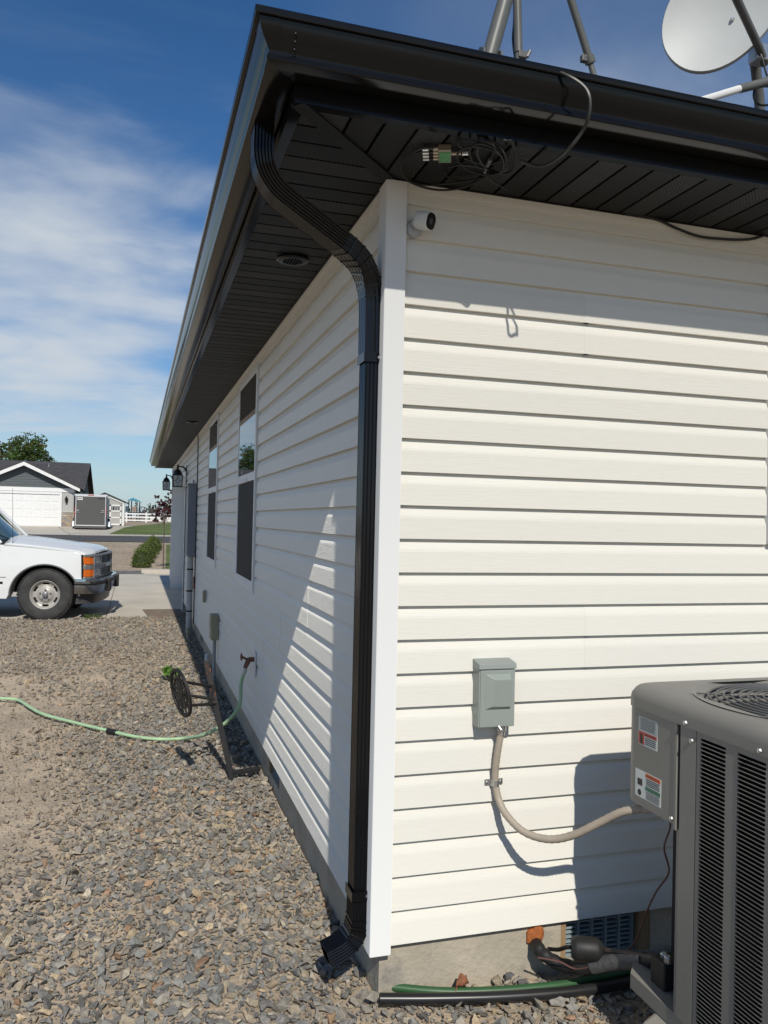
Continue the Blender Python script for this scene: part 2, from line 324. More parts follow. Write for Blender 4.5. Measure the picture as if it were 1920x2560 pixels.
# soffit: four inch strips with grooves
def strip_mesh(name, Ln, wd, ax):
    pr = [(0, 0), (wd-.011, 0), (wd-.010, .012), (wd-.0005, .012), (wd-.0005, .016), (0, .016)]; f = (lambda q, z, a: (a, q, z)) if ax == 'A' else (lambda q, z, a: (q, a, z))
    mb = MB().loft([f(q, z, 0) for q, z in pr], [f(q, z, Ln) for q, z in pr]); me = bpy.data.meshes.new(name); me.from_pydata(mb.v, [], mb.f); b_ = bmesh.new(); b_.from_mesh(me); bmesh.ops.recalc_face_normals(b_, faces=b_.faces); b_.to_mesh(me); b_.free(); return me
SA = .1042; SB = .1013; LN = SO-.012-.006
mA = [strip_mesh('soffit_strip', LN, SA, 'A') for _ in range(2)]; mB_ = [strip_mesh('soffit_strip', LN, SB, 'B') for _ in range(2)]
for q in (mA, mB_): q[0].materials.append(M_SOFF); q[1].materials.append(M_VENT)
i = 1
while -.059+i*SA < YE+.2:
    inst('soffit_panel', mA[1 if i % 3 == 0 else 0], (-SO+.012, -.059+i*SA, ZS), house); i += 1
i = -5
while .582+i*SB < 4.2:
    x = .582+i*SB
    if x >= .0: inst('soffit_panel', mB_[1 if i % 3 == 0 else 0], (x, -SO+.012, ZS), house)
    i += 1
for i in range(-4, 1):                                               # strips cut on the mitre
    y0 = -.059+i*SA; y1 = y0+SA-.010
    if y1 > -SO+.03:
        y0 = max(y0, -SO+.012); build('soffit_panel', MB().loft([(-SO+.012, y0, ZS), (min(y0, -.002)-.004, y0, ZS), (min(y1, -.002)-.004, y1, ZS), (-SO+.012, y1, ZS)], [(-SO+.012, y0, ZS+.012), (min(y0, -.002)-.004, y0, ZS+.012), (min(y1, -.002)-.004, y1, ZS+.012), (-SO+.012, y1, ZS+.012)]), M_VENT if i % 3 == 0 else M_SOFF, house)
for i in range(-10, -5):
    x0 = .582+i*SB; x1 = x0+SB-.010
    if x1 > -SO+.03 and x0 < 0:
        x0 = max(x0, -SO+.012); P_ = [(x0, -SO+.012), (x1, -SO+.012), (x1, min(x1, -.002)-.004), (x0, min(x0, -.002)-.004)]
        build('soffit_panel', MB().loft([(x, y, ZS) for x, y in P_], [(x, y, ZS+.012) for x, y in P_]), M_VENT if i % 3 == 0 else M_SOFF, house)
d = .016
build('mitre_channel', MB().loft([(-SO+.01-d, -SO+.01+d, ZS-.007), (-SO+.01+d, -SO+.01-d, ZS-.007), (d-.012, -d-.012, ZS-.007), (-d-.012, d-.012, ZS-.007)], [(-SO+.01-d, -SO+.01+d, ZS+.002), (-SO+.01+d, -SO+.01-d, ZS+.002), (d-.012, -d-.012, ZS+.002), (-d-.012, d-.012, ZS+.002)]), M_SOFF, house, bevel=.002)
mb = MB().box(-.016, -.002, .08, YE, ZS-.004, ZS+.014); mb.box(.06, XE, -.016, -.002, ZS-.004, ZS+.014); build('soffit_channel', mb, M_SOFF, house)
mb = MB().box(-SO, XE, -SO, YE+.3, ZS+.014, ZS+.030); build('soffit_deck', mb, M_DARK, house)
# fascia and K-style gutter with mitred corner
FP = [(-.030, ZS-.006), (.002, ZS-.006), (.002, 2.70), (-.010, 2.70), (-.010, ZS+.013), (-.030, ZS+.013)]
GP = [(.003, 2.742), (.003, 2.634), (.007, 2.630), (.082, 2.630), (.090, 2.632), (.0925, 2.636), (.0905, 2.644), (.0855, 2.654), (.0860, 2.661), (.094, 2.672), (.104, 2.686), (.112, 2.703), (.1165, 2.720), (.118, 2.727), (.127, 2.728), (.129, 2.732), (.129, 2.746), (.126, 2.749), (.114, 2.749), (.113, 2.742)]
YG = YE+.34
for nm, prof, mt in (('fascia', FP, M_GUT), ('gutter', GP, M_GUT)):
    build(nm, MB().loft([(-SO-o, -SO-o, z) for o, z in prof], [(-SO-o, YG, z) for o, z in prof]), mt, house, smooth=(nm == 'gutter'))
    build(nm, MB().loft([(-SO-o, -SO-o, z) for o, z in prof], [(XE+.3, -SO-o, z) for o, z in prof]), mt, house, smooth=(nm == 'gutter'))
# mitre strip riveted over the gutter corner
GS = [p for p in GP[4:17]]
def ms(e, ln): return [(-SO-o-e, -SO-o-e+ln, z) for o, z in GS], [(-SO-o-e+ln, -SO-o-e, z) for o, z in GS]
a0_, b0_ = ms(.0012, 0.0); a1_, b1_ = ms(.0012, .055)
build('mitre_strip', MB().rings([a1_, a0_, b1_], False), M_GUT, house, smooth=True)
for o, z in ((.1185, 2.700), (.112, 2.682), (.104, 2.666)): build('rivet', MB().lathe([(.0040, 0), (.0035, -.0015), (.001, -.002)], (-SO-.02, -SO-o+.006, z), 'y', 8), M_GUT, house)
mb = MB(); zr = 2.752; E0 = SO+.03; x1, y1 = XE+.35, YE+.35; hw = (x1+E0)/2; rz = zr+.36*hw
mb.add([(-E0, -E0, zr), (x1, -E0, zr), (x1, y1, zr), (-E0, y1, zr), (hw-E0, hw-E0, rz), (hw-E0, y1-hw, rz), (-E0, -E0, zr-.02), (x1, -E0, zr-.02), (x1, y1, zr-.02), (-E0, y1, zr-.02)],
       [(0, 1, 4), (1, 2, 5, 4), (2, 3, 5), (3, 0, 4, 5), (6, 9, 8, 7), (0, 6, 7, 1), (1, 7, 8, 2), (2, 8, 9, 3), (3, 9, 6, 0)])
build('roof', mb, M_SHING, house)
# round vents under the eaves
for vx, vy in ((-.16, .93), (-.18, 7.38)):
    r0 = .072; v = build('soffit_vent', MB().lathe([(r0, 0), (r0, -.010), (r0-.012, -.016), (.046, -.014), (.046, -.002)], (vx, vy, ZS), 'z', 28), M_BLACK, house, smooth=True)
    build('vent_throat', MB().lathe([(.045, -.0012), (.045, -.0032)], (vx, vy, ZS), 'z', 20), M_DARK, v)
    for i in range(7):
        q = -.039+i*.013; hl = math.sqrt(max(0, .045**2-q*q)); build('slat', MB().box(vx+q-.0028, vx+q+.0028, vy-hl, vy+hl, ZS-.014, ZS-.004), M_SOFF, v)
# windows of the long wall
def window(y0, y1, z0, z1):
    wn_ = build('window', MB().box(.090, .10, y0, y1, z0, z1), M_DARK, house)
    fw = .05; mb = MB(); o0, o1 = -.013, .06
    mb.box(o0, o1, y0+.004, y0+fw, z0+.006, z1-.004); mb.box(o0, o1, y1-fw, y1-.004, z0+.006, z1-.004); mb.box(o0, o1, y0+fw, y1-fw, z0+.006, z0+fw); mb.box(o0, o1, y0+fw, y1-fw, z1-fw, z1-.004)
    build('frame', mb, M_POST, wn_, bevel=.003); zm = z0+.79
    mb = MB(); mb.box(-.012, .04, y0+fw, y1-fw, zm, zm+.030); mb.box(-.010, .05, y0+fw, y1-fw, zm+.030, zm+.062); build('meeting_rail', mb, M_POST, wn_, bevel=.003)
    build('sash_lock', MB().box(-.018, -.012, y0+.42, y0+.50, zm+.006, zm+.02), M_POST, wn_)
    g = MB().box(-.009, -.003, y0+fw, y1-fw, zm+.062, z1-fw); build('pane', g, M_GLASS, wn_)
    build('pane', MB().box(.004, .010, y0+fw, y1-fw, z0+fw, zm), M_GLASS, wn_)
    build('screen', MB().box(-.006, -.004, y0+fw+.018, y1-fw-.018, z0+fw+.022, zm-.004), M_SCREEN, wn_)
    mb = MB(); q0, q1 = y0+fw, y1-fw; mb.box(-.010, .002, q0, q0+.018, z0+fw, zm); mb.box(-.010, .002, q1-.018, q1, z0+fw, zm); mb.box(-.010, .002, q0+.018, q1-.018, z0+fw, z0+fw+.022); build('screen_frame', mb, M_POST, wn_)
    mb = MB(); mb.box(-.006, .0165, y0-.006, y0+.0035, z0-.006, z1+.002); mb.box(-.006, .0165, y1-.0035, y1+.006, z0-.006, z1+.002); mb.box(-.006, .0165, y0+.0036, y1-.0036, z0-.006, z0+.0055); build('channel', mb, M_POST, wn_)
for a, b in WIN: window(a, b, 8*C, 22*C)
# window of the short wall, only its channel comes into view
wb = build('window', MB().box(WINB[0], WINB[1], .05, .06, 12*C, 21*C), M_DARK, house)
mb = MB(); a, b = WINB; z0, z1 = 12*C, 21*C
for q in ((a+.002, a+.05, z0, z1), (b-.05, b-.002, z0, z1), (a+.05, b-.05, z0, z0+.05), (a+.05, b-.05, z1-.05, z1)): mb.box(q[0], q[1], -.016, .05, q[2]+.001, q[3]-.001)
build('frame', mb, M_POST, wb, bevel=.003); build('pane', MB().box(a+.05, b-.05, .02, .026, z0+.05, z1-.05), M_GLASS, wb)
# garage door set back in its opening
gd = build('garage_door', MB().box(.235, .27, GD[0]+.05, GD[1]-.05, -.19, 19*C-.04), M_WHITE, house)
for i in range(4):
    for j in range(8):
        z0 = -.17+i*.56; y0 = GD[0]+.10+j*.575; build('panel', MB().box(.226, .235, y0, y0+.50, z0+.05, z0+.48), M_WHITE, gd, bevel=.004)
mb = MB(); mb.box(-.012, .235, GD[0]+.002, GD[0]+.035, -.19, 19*C-.002); mb.box(-.012, .235, GD[1]-.035, GD[1]-.002, -.19, 19*C-.002); mb.box(-.012, .235, GD[0]+.035, GD[1]-.035, 19*C-.035, 19*C-.002)
mb.box(-.020, -.012, GD[0]-.07, GD[0]+.02, -.16, 19*C+.05); mb.box(-.020, -.012, GD[1]-.02, GD[1]+.07, -.16, 19*C+.05); mb.box(-.020, -.012, GD[0]+.02, GD[1]-.02, 19*C-.02, 19*C+.05)
build('door_trim', mb, M_POST, house)
# downspout: ribbed rectangular pipe, two elbows above and one below
def rib(w_, d_, n=5, a=.0022):
    pr = []
    def side(p, q):
        for i in range(n*4):
            t = i/(n*4); x = p[0]+(q[0]-p[0])*t; y = p[1]+(q[1]-p[1])*t; nx, ny = (q[1]-p[1]), -(q[0]-p[0]); ln = math.hypot(nx, ny); s_ = -a*(.5-.5*math.cos(t*n*2*math.pi)); pr.append((x+nx/ln*s_, y+ny/ln*s_))
    A = [(-w_/2, -d_/2), (w_/2, -d_/2), (w_/2, d_/2), (-w_/2, d_/2)]
    for i in range(4): side(A[i], A[(i+1) % 4])
    return pr
DX, DY = -.0385, .068                                               # centre of the pipe in plan
def frame_sweep(path, sec, sides):
    """section (a, b): a along the given side vector, b across; side vector fixed so the pipe does not twist"""
    P = [Vector(p) for p in path]; R = []
    for i, p in enumerate(P):
        d_ = (P[min(i+1, len(P)-1)]-P[max(i-1, 0)]).normalized(); s_ = Vector(sides); s_ = (s_-d_*s_.dot(d_)).normalized(); u_ = d_.cross(s_); R.append([p+s_*a+u_*b for a, b in sec])
    return MB().rings(R, True, True, True)
ds = build('downspout', frame_sweep([(DX, DY, 2.02), (DX, DY, .10)], rib(.076, .054, 4, .003), (0, 1, 0)), M_BLACK, house, smooth=True)
ph = [(-.452, -.12, 2.632), (-.452, -.12, 2.59), (-.452, -.118, 2.545), (-.440, -.112, 2.495), (-.405, -.098, 2.452), (-.355, -.078, 2.425), (-.26, -.040, 2.385), (-.16, .0, 2.343)]
build('upper_elbow', frame_sweep(smoothpath(ph, 4), rib(.084, .060, 6, .0025), (0, 1, 0)), M_BLACK, ds, smooth=True)
ph2 = smoothpath([(-.175, -.006, 2.350), (-.13, .013, 2.328), (-.088, .036, 2.300), (-.058, .055, 2.255), (-.043, .065, 2.200), (DX-.001, DY, 2.14), (DX, DY, 1.99)], 5)
R = frame_sweep(ph2, rib(.086, .062, 4, .002), (0, 1, 0))
build('lower_elbow', R, M_BLACK, ds, smooth=True)
def crimps(path, ts, ww, dd, par):
    for t in ts:
        i = int(t*(len(path)-2)); a = Vector(path[i]); b = Vector(path[i+1]); d_ = (b-a).normalized()
        build('crimp', frame_sweep([a-d_*.003, a, a+d_*.003], rib(ww, dd, 1, .0), (0, 1, 0)), M_BLACK, par)
crimps(ph2, [.12, .22, .32, .42, .52, .62, .70], .090, .066, ds)
pf = smoothpath([(DX, DY, .145), (DX, DY, .10), (DX-.002, DY, .062), (DX-.012, DY, .028), (DX-.034, DY-.002, .002), (DX-.064, DY-.005, -.014), (DX-.112, DY-.010, -.030)], 5)
fe = frame_sweep(pf, rib(.081, .058, 6, .0025), (0, 1, 0)); n_ = len(rib(.081, .058, 6, .0025)); fe.f.pop(); e0 = [Vector(q) for q in fe.v[-n_:]]; ce = sum(e0, Vector())/n_; inw = (Vector(pf[-3])-Vector(pf[-1])).normalized()
fe.rings([e0, [ce+(q-ce)*.94 for q in e0], [ce+(q-ce)*.93+inw*.06 for q in e0]], True, False, True)
build('foot_elbow', fe, M_BLACK, ds, smooth=True)
crimps(pf, [.28, .38, .48, .58, .68], .085, .062, ds)
for z in (1.985, .165):
    mb = MB(); mb.box(DX-.031, DX+.0325, DY-.0445, DY-.0405, z-.016, z+.016); mb.box(DX-.0335, DX-.0305, DY-.0445, DY+.044, z-.016, z+.016); mb.box(DX+.0285, DX+.0325, DY-.063, DY-.0445, z-.016, z+.016); build('strap', mb, M_BLACK, ds)
    build('screw', MB().lathe([(.005, 0), (.004, -.003)], (DX+.018, DY-.045, z), 'y', 8), M_STEEL, ds)
# ------------------------------------------------------------------ things fixed to the house
# disconnect box on the sunlit wall
bx0, bx1 = W(1198, 1700, -.052).x, W(1287, 1700, -.052).x; bzt = W(1240, 1650, -.05).z; bzb = W(1240, 1818, -.052).z
t = thing('disconnect_box', 'grey green metal electrical disconnect box on the sunlit cream wall', 'electrical box', (bx0, -.001, bzb))
build('case', MB().box(bx0, bx1, -.052, .0095, bzb, bzt-.026), M_GREYPAINT, t, bevel=.003)
mb = MB().loft([(bx0-.003, .010, bzt), (bx0-.003, -.058, bzt-.012), (bx0-.003, -.060, bzt-.030), (bx0-.003, .010, bzt-.030)], [(bx1+.003, .010, bzt), (bx1+.003, -.058, bzt-.012), (bx1+.003, -.060, bzt-.030), (bx1+.003, .010, bzt-.030)]); build('hood', mb, M_GREYPAINT, t, bevel=.002)
cvr = build('cover', MB().box(bx0+.004, bx1-.001, -.0565, -.052, bzb+.002, bzt-.034), M_GREYPAINT, t, bevel=.002)
i0, i1, j0, j1 = bx0+.022, bx1-.018, bzb+.062, bzt-.046               # raised embossing with one slanted flank
mb = MB().add([(i0, -.0566, j0), (i1, -.0566, j0), (i1, -.0566, j1), (i0, -.0566, j1), (i0+.020, -.068, j0+.012), (i1-.005, -.068, j0+.010), (i1-.005, -.0735, j1-.018), (i0+.030, -.0735, j1-.018)], [(0, 1, 5, 4), (1, 2, 6, 5), (2, 3, 7, 6), (3, 0, 4, 7), (4, 5, 6, 7), (0, 3, 2, 1)])
build('embossing', mb, M_GREYPAINT, cvr, bevel=.002)
build('knockout', MB().lathe([(.011, 0), (.011, -.0012), (.004, -.0016)], (bx0, -.02, bzb+.045), 'x', 16), M_GREYPAINT, t)
build('hasp', MB().tube([(bx0+.075, -.056, bzb+.004), (bx0+.080, -.064, bzb-.006), (bx0+.090, -.060, bzb-.003)], .0025, 6), M_STEEL, t)
cc_ = W(1253, 1828, -.03); build('connector', MB().lathe([(.017, .018), (.017, 0), (.013, -.002), (.013, -.016)], (cc_.x, cc_.y, bzb-.019), 'z', 12), M_STEEL, t)
# liquid tight conduit whip from the box to the condenser
M_WHIP = mat('conduit_tan', (.36, .31, .245), .55, var=.12, vscale=18)
pth = smoothpath([(cc_.x, -.03, bzb-.02), W(1243, 1885, -.024), W(1238, 1930, -.016), W(1238, 1958, -.0155), W(1247, 2000, -.03), W(1268, 2040, -.07), W(1312, 2081, -.13), W(1372, 2098, -.20), W(1432, 2088, -.26), W(1500, 2056, -.33), W(1555, 2030, -.385), W(1612, 2021, -.435)], 8)
mb = MB(); rr = [.0125+(.0008 if (i % 2) else -.0004) for i in range(len(pth))]; mb.tube(pth, rr, 12)
t = thing('conduit_whip', 'tan flexible conduit looping from the grey disconnect box to the condenser', 'conduit', tuple(pth[20])); build('hose', mb, M_WHIP, t, smooth=True)
e = pth[-1]; dr = (pth[-1]-pth[-3]).normalized(); build('fitting', MB().tube([e-dr*.004, e+dr*.03], [.0165, .0165], 12), mat('fitting_lilac_grey', (.42, .37, .36), .5), t); build('fitting_nut', MB().tube([e+dr*.03, e+dr*.062, e+Vector((.07, -.005, .02))], [.020, .020, .018], 6), M_DARK, t)
k_ = W(1238, 1957, -.0155); t = thing('pipe_strap', 'small shiny steel strap clamping the tan conduit to the wall', 'strap', tuple(k_))
mb = MB(); R = []
for x, y in [(-.034, -.001), (-.017, -.001), (-.0145, -.012), (-.008, -.0255), (0, -.0285), (.008, -.0255), (.0145, -.012), (.017, -.001), (.034, -.001)]: R.append([(k_.x+x, y-.0005, k_.z-.010), (k_.x+x, y-.0005, k_.z+.010), (k_.x+x, y-.0025, k_.z+.010), (k_.x+x, y-.0025, k_.z-.010)])
build('band', mb.rings(R, True, True, True), M_STEEL, t)
for s_ in (-1, 1): build('screw', MB().lathe([(.006, 0), (.005, -.003), (.001, -.004)], (k_.x+s_*.026, -.003, k_.z), 'y', 8), M_STEEL, t)
# ------------------------------------------------------------------ air conditioning condenser
M_AC = mat('condenser_taupe', (.205, .197, .176), .42, var=.04, vscale=7, spec=.5); M_ACD = mat('condenser_inside', (.010, .010, .011), .8)
ax0, ax1, ay1, ay0 = .700, 1.46, -.365, -1.135; acx, acy = (ax0+ax1)/2, (ay0+ay1)/2; AZ0, AZS, AZT = .045, .868, .942
ac = thing('condensing_unit', 'taupe air conditioner condenser with louvred side and round fan guard', 'air conditioner', (acx, acy, -.19))
def rrect(x0, x1, y0, y1, r, z, n=96):
    out = []; cx_, cy_ = (x0+x1)/2, (y0+y1)/2; hx, hy = (x1-x0)/2, (y1-y0)/2
    for k in range(n):
        a = 2*math.pi*(k+.5)/n; c_, s_ = math.cos(a), math.sin(a); t_ = min(hx/abs(c_) if abs(c_) > 1e-9 else 1e9, hy/abs(s_) if abs(s_) > 1e-9 else 1e9); px, py = c_*t_, s_*t_
        qx, qy = max(abs(px)-(hx-r), 0), max(abs(py)-(hy-r), 0)
        if qx > 0 and qy > 0:
            # slide onto the corner arc along the same direction
            kx, ky = hx-r, hy-r; ux, uy = abs(c_), abs(s_); B_ = ux*kx+uy*ky; D_ = B_*B_-(kx*kx+ky*ky-r*r)
            if D_ > 0: tt = B_+math.sqrt(D_); px, py = math.copysign(ux*tt, c_), math.copysign(uy*tt, s_)
        out.append((cx_+px, cy_+py, z))
    return out
def circ(r, z, n=96): return [(acx+r*math.cos(2*math.pi*(k+.5)/n), acy+r*math.sin(2*math.pi*(k+.5)/n), z) for k in range(n)]
R = []
for ins, z in ((.004, AZS), (-.004, AZS+.002), (-.004, AZS+.030), (-.002, AZS+.044), (.006, AZS+.056), (.018, AZS+.065), (.034, AZS+.070)): R.append(rrect(ax0+ins, ax1-ins, ay0+ins, ay1-ins, max(.075-max(ins, 0), .03), z))
R.append([(acx+(x-acx)*.86, acy+(y-acy)*.86, AZT-.002) for x, y, z in R[-1]]); R.append(circ(.335, AZT)); R.append(circ(.325, AZT-.003)); R.append(circ(.318, AZT-.012)); R.append(circ(.300, AZT-.016)); R.append(circ(.296, AZT-.03)); R.append(circ(.294, AZT-.14))
build('top_cover', MB().rings(R), M_AC, ac, smooth=True)
build('fan_shroud_floor', MB().lathe([(.30, 0), (.30, -.01)], (acx, acy, AZT-.24), 'z', 32), M_ACD, ac)
M_WIRE = mat('guard_wire', (.10, .10, .10), .4, spec=.5)
for i in range(12):
    r = .288-i*.0215; zc = AZT-.010+.012*(1-(r/.288)**2)
    build('guard_ring', MB().tube([(acx+r*math.cos(a), acy+r*math.sin(a), zc) for a in [2*math.pi*k/48 for k in range(49)]], .0032, 6, caps=False), M_WIRE, ac, smooth=True)
for k in range(6):
    a = 2*math.pi*k/6+.35; build('guard_spoke', MB().tube([(acx+math.cos(a)*.322, acy+math.sin(a)*.322, AZT-.010), (acx+math.cos(a)*.15, acy+math.sin(a)*.15, AZT-.006), (acx+math.cos(a)*.03, acy+math.sin(a)*.03, AZT-.004)], .0022, 5), M_WIRE, ac)
fan = build('fan_hub', MB().lathe([(.05, 0), (.05, -.05), (.03, -.055)], (acx, acy, AZT-.05), 'z', 20), M_ACD, ac)
for k in range(4):
    a = 2*math.pi*k/4+.2; P_ = []
    for r, da, dz in ((.045, -.25, .0), (.27, -.32, .0), (.27, .38, -.05), (.045, .35, -.03)): P_.append((acx+r*math.cos(a+da), acy+r*math.sin(a+da), AZT-.07+dz))
    build('fan_blade', MB().loft(P_, [(x, y, z-.003) for x, y, z in P_]), mat('fan_grey', (.10, .10, .105), .5), fan)
# body shell: base pan, corner posts, recessed service corner below the control box
build('base_pan', MB().loft(rrect(ax0+.006, ax1-.006, ay0+.006, ay1-.006, .06, AZ0-.045, 48), rrect(ax0+.006, ax1-.006, ay0+.006, ay1-.006, .06, AZ0, 48)), M_AC, ac)
YB, YL = -.648, -.722                                                # edges seen on the side facing the camera
mb = MB().box(ax0+.0, ax0+.012, YL+.004, YB, AZ0, AZS+.01); mb.box(ax0+.012, ax0+.20, YB-.010, YB, AZ0, AZS+.01); build('corner_panel', mb, M_AC, ac, bevel=.003)
build('corner_panel', MB().box(ax0+.006, ax0+.03, YB+.001, YB+.016, AZ0, .57), M_AC, ac)
bxr = .07; zb = .578; A_ = []
for k in range(9):
    a = math.pi/2+k*(math.pi/2)/8; A_.append((ax0+bxr+bxr*math.cos(a), ay1-bxr+bxr*math.sin(a)))
A_ = [(ax0+.27, ay1)]+A_+[(ax0, YB+.016), (ax0+.27, YB+.016)]
cb = build('control_box', MB().loft([(x, y, zb+(.030 if y > ay1-.01 else 0)) for x, y in A_], [(x, y, AZS+.012) for x, y in A_]), M_AC, ac, smooth=True)
build('panel_flange', MB().box(ax0-.003, ax0+.004, YB+.010, YB+.020, zb-.012, AZS+.005), M_AC, cb)
for y, z in ((YB+.028, zb+.016), (YL+.020, AZS-.030), (YB-.03, AZS+.014), (-.96, AZS+.014)): build('screw', MB().lathe([(.007, 0), (.006, -.005), (.001, -.007)], (ax0-.002 if z < AZS else ax0-.005, y, z), 'x', 6), M_STEEL, ac)
build('screw', MB().lathe([(.006, 0), (.005, .006)], (ax0+.075, ay1, AZS+.04), 'y', 6), M_DARK, ac)
build('coil', MB().box(ax0+.035, ax1-.03, ay0+.03, YB-.012, AZ0, AZS), M_ACD, ac)
build('coil', MB().box(ax0+.205, ax1-.03, YB-.012, ay1-.035, AZ0, AZS), M_ACD, ac)
build('service_panel', MB().box(ax0+.188, ax0+.204, YB+.001, ay1-.012, AZ0, AZS), M_ACD, ac)
# louvred sheet on the visible side: bars between columns, every louvre a piece
cols = []; y = YL-.014
while y-.098 > ay0+.03: cols.append((y, y-.098)); y -= .098+.044
mb = MB().box(ax0, ax0+.006, cols[0][0], YL+.001, AZ0, AZS+.008); build('louvre_bar', mb, M_AC, ac)
for (a0, a1), nx in zip(cols, cols[1:]+[(ay0+.012, 0)]): build('louvre_bar', MB().box(ax0, ax0+.006, nx[0], a1, AZ0, AZS+.008), M_AC, ac)
for a0, a1 in cols:
    build('louvre_bar', MB().box(ax0+.0004, ax0+.0056, a1, a0, AZS-.014, AZS+.008), M_AC, ac)
    build('louvre_bar', MB().box(ax0+.0004, ax0+.0056, a1, a0, AZ0, AZ0+.03), M_AC, ac)
pitch = .0114; pr = [(.0005, -.0032), (-.0024, -.0014), (-.0034, .0008), (-.0028, .0012), (-.0012, .0000), (.0010, -.0012), (.012, -.0058), (.012, -.0074)]
wl = .098; sec = lambda q, sc_: [(x*sc_ if x < 0 else x, q, z) for x, z in pr]
mb = MB().rings([sec(-.049, .05), sec(-.043, .8), sec(-.036, 1), sec(.036, 1), sec(.043, .8), sec(.049, .05)], True, True, True)
lm = bpy.data.meshes.new('louvre'); lm.from_pydata(mb.v, [], mb.f); b_ = bmesh.new(); b_.from_mesh(lm); bmesh.ops.recalc_face_normals(b_, faces=b_.faces); b_.to_mesh(lm); b_.free(); lm.materials.append(M_AC)
for a0, a1 in cols:
    z = AZS-.022
    while z > AZ0+.035: inst('louvre', lm, (ax0, (a0+a1)/2, z), ac); z -= pitch
mb = MB()                                                             # the sides turned away carry the same louvres, joined
for i in range(5):
    for j in range(71):
        x = ax0+.07+i*.135; z = AZS-.022-j*pitch
        mb.add([(x, ay0, z), (x+.098, ay0, z), (x+.098, ay0-.008, z-.010), (x, ay0-.008, z-.010), (x, ay0+.006, z+.005), (x+.098, ay0+.006, z+.005)], [(0, 1, 2, 3), (0, 4, 5, 1)])
for i in range(6): mb.box(ax0+.03+i*.135, ax0+.068+i*.135, ay0+.001, ay0+.006, AZ0, AZS+.006)
o = build('louvred_front', mb, M_AC, ac); o['kind'] = 'stuff'
for (x, y) in ((ax0+.0, ay0+.001), (ax1-.03, ay0+.001), (ax1-.03, ay1-.031)): build('corner_panel', MB().box(x, x+.03, y, y+.03, AZ0, AZS+.008), M_AC, ac, bevel=.004)
build('rear_sheet', MB().box(ax1-.006, ax1-.001, ay0+.033, ay1-.033, AZ0, AZS+.006), M_AC, ac); build('rear_sheet', MB().box(ax0+.276, ax1-.033, ay1-.006, ay1-.001, AZ0, AZS+.006), M_AC, ac)
# stickers on the control box
M_STK = mat('sticker_white', (.62, .66, .63), .35); M_RED = mat('sticker_red', (.40, .055, .04), .4); M_ORG = mat('sticker_orange', (.62, .10, .02), .4); M_GRN = mat('sticker_green', (.02, .13, .07), .4); M_INK = mat('print_black', (.012, .012, .012), .5)
def stk(y0, y1, z0, z1, lift, m_, par, name): return build(name, MB().box(ax0-.0004-lift, ax0-lift*.2+.0001, y0, y1, z0, z1), m_, par)
def bars(par, y0, y1, z0, z1, rows, seed, th=.45):
    r_ = random.Random(seed); dz = (z1-z0)/rows; mb = MB()
    for i in range(rows):
        y = y1; zc = z1-(i+.5)*dz
        while y > y0+.003:
            wd = r_.uniform(.004, .012); e_ = max(y-wd, y0); mb.box(ax0-.0014, ax0-.0009, e_, y, zc-dz*th/2, zc+dz*th/2); y = e_-r_.uniform(.001, .0025)
    o = build('small_print', mb, M_INK, par); o['kind'] = 'stuff'
sy1, sy0 = -.452, -.545
p1 = stk(sy0, sy1, .808, .850, .0004, mat('sticker_grey', (.40, .44, .43), .4), ac, 'sticker'); p1['label'] = 'pale grey notice sticker with rows of fine print'; bars(p1, sy0+.010, sy1-.010, .811, .847, 8, 1, .26)
p2 = stk(sy0, sy1, .764, .807, .0004, M_STK, ac, 'sticker'); p2['label'] = 'red and white hazard sticker'
stk(sy1-.030, sy1-.002, .766, .805, .0009, M_RED, p2, 'red_field'); stk(sy0+.002, sy1-.030, .794, .805, .0009, M_RED, p2, 'red_field'); bars(p2, sy0+.006, sy1-.034, .768, .792, 4, 2, .5)
hand = MB(); [hand.box(ax0-.0016, ax0-.0012, sy1-.022+a, sy1-.022+b, .768+c*.6, .768+d_*.6) for a, b, c, d_ in ((0, .012, 0, .03), (.001, .004, .03, .05), (.005, .008, .03, .053), (.009, .012, .03, .047))]; o = build('hand_symbol', hand, M_INK, p2); o['kind'] = 'stuff'
p3 = stk(-.567, -.440, .604, .686, .0004, M_STK, ac, 'sticker'); p3['label'] = 'white sticker with orange heading and green band'
stk(-.564, -.492, .672, .684, .0009, M_ORG, p3, 'orange_heading'); stk(-.563, -.492, .633, .645, .0009, M_GRN, p3, 'green_band'); bars(p3, -.560, -.496, .648, .670, 4, 3, .5); bars(p3, -.560, -.496, .607, .631, 6, 4, .4)
build('badge', MB().box(ax0-.0013, ax0-.0005, -.476, -.452, .640, .660), M_INK, p3); build('badge', MB().lathe([(.010, 0), (.0085, -.0006)], (ax0-.0006, -.462, .618), 'x', 16), M_INK, p3)
try:
    build('lettering', text_mb('ADVERTENCIA', .0095, (ax0-.0013, -.494, .6750), (0, -1, 0), (0, 0, 1), .0003), M_INK, p3)['kind'] = 'stuff'
    build('lettering', text_mb('PRECAUCION', .0080, (ax0-.0013, sy1-.034, .7965), (0, -1, 0), (0, 0, 1), .0003), M_INK, p2)['kind'] = 'stuff'
except Exception as ex: print('text', ex)
# pad under the unit: moulded block at the corner
g0 = W(1568, 2470, -.62); M_PAD = mat('plastic_pad', (.27, .255, .225), .6, var=.08)
t = thing('equipment_pad', 'low grey taupe moulded pad under the condenser', 'equipment pad', (acx, acy, -.21))
build('slab', MB().loft(rrect(ax0-.075, ax1+.06, ay0-.06, -.52, .03, -.215, 48), rrect(ax0-.055, ax1+.04, ay0-.04, -.54, .03, -.004, 48)), M_PAD, t, bevel=.012)
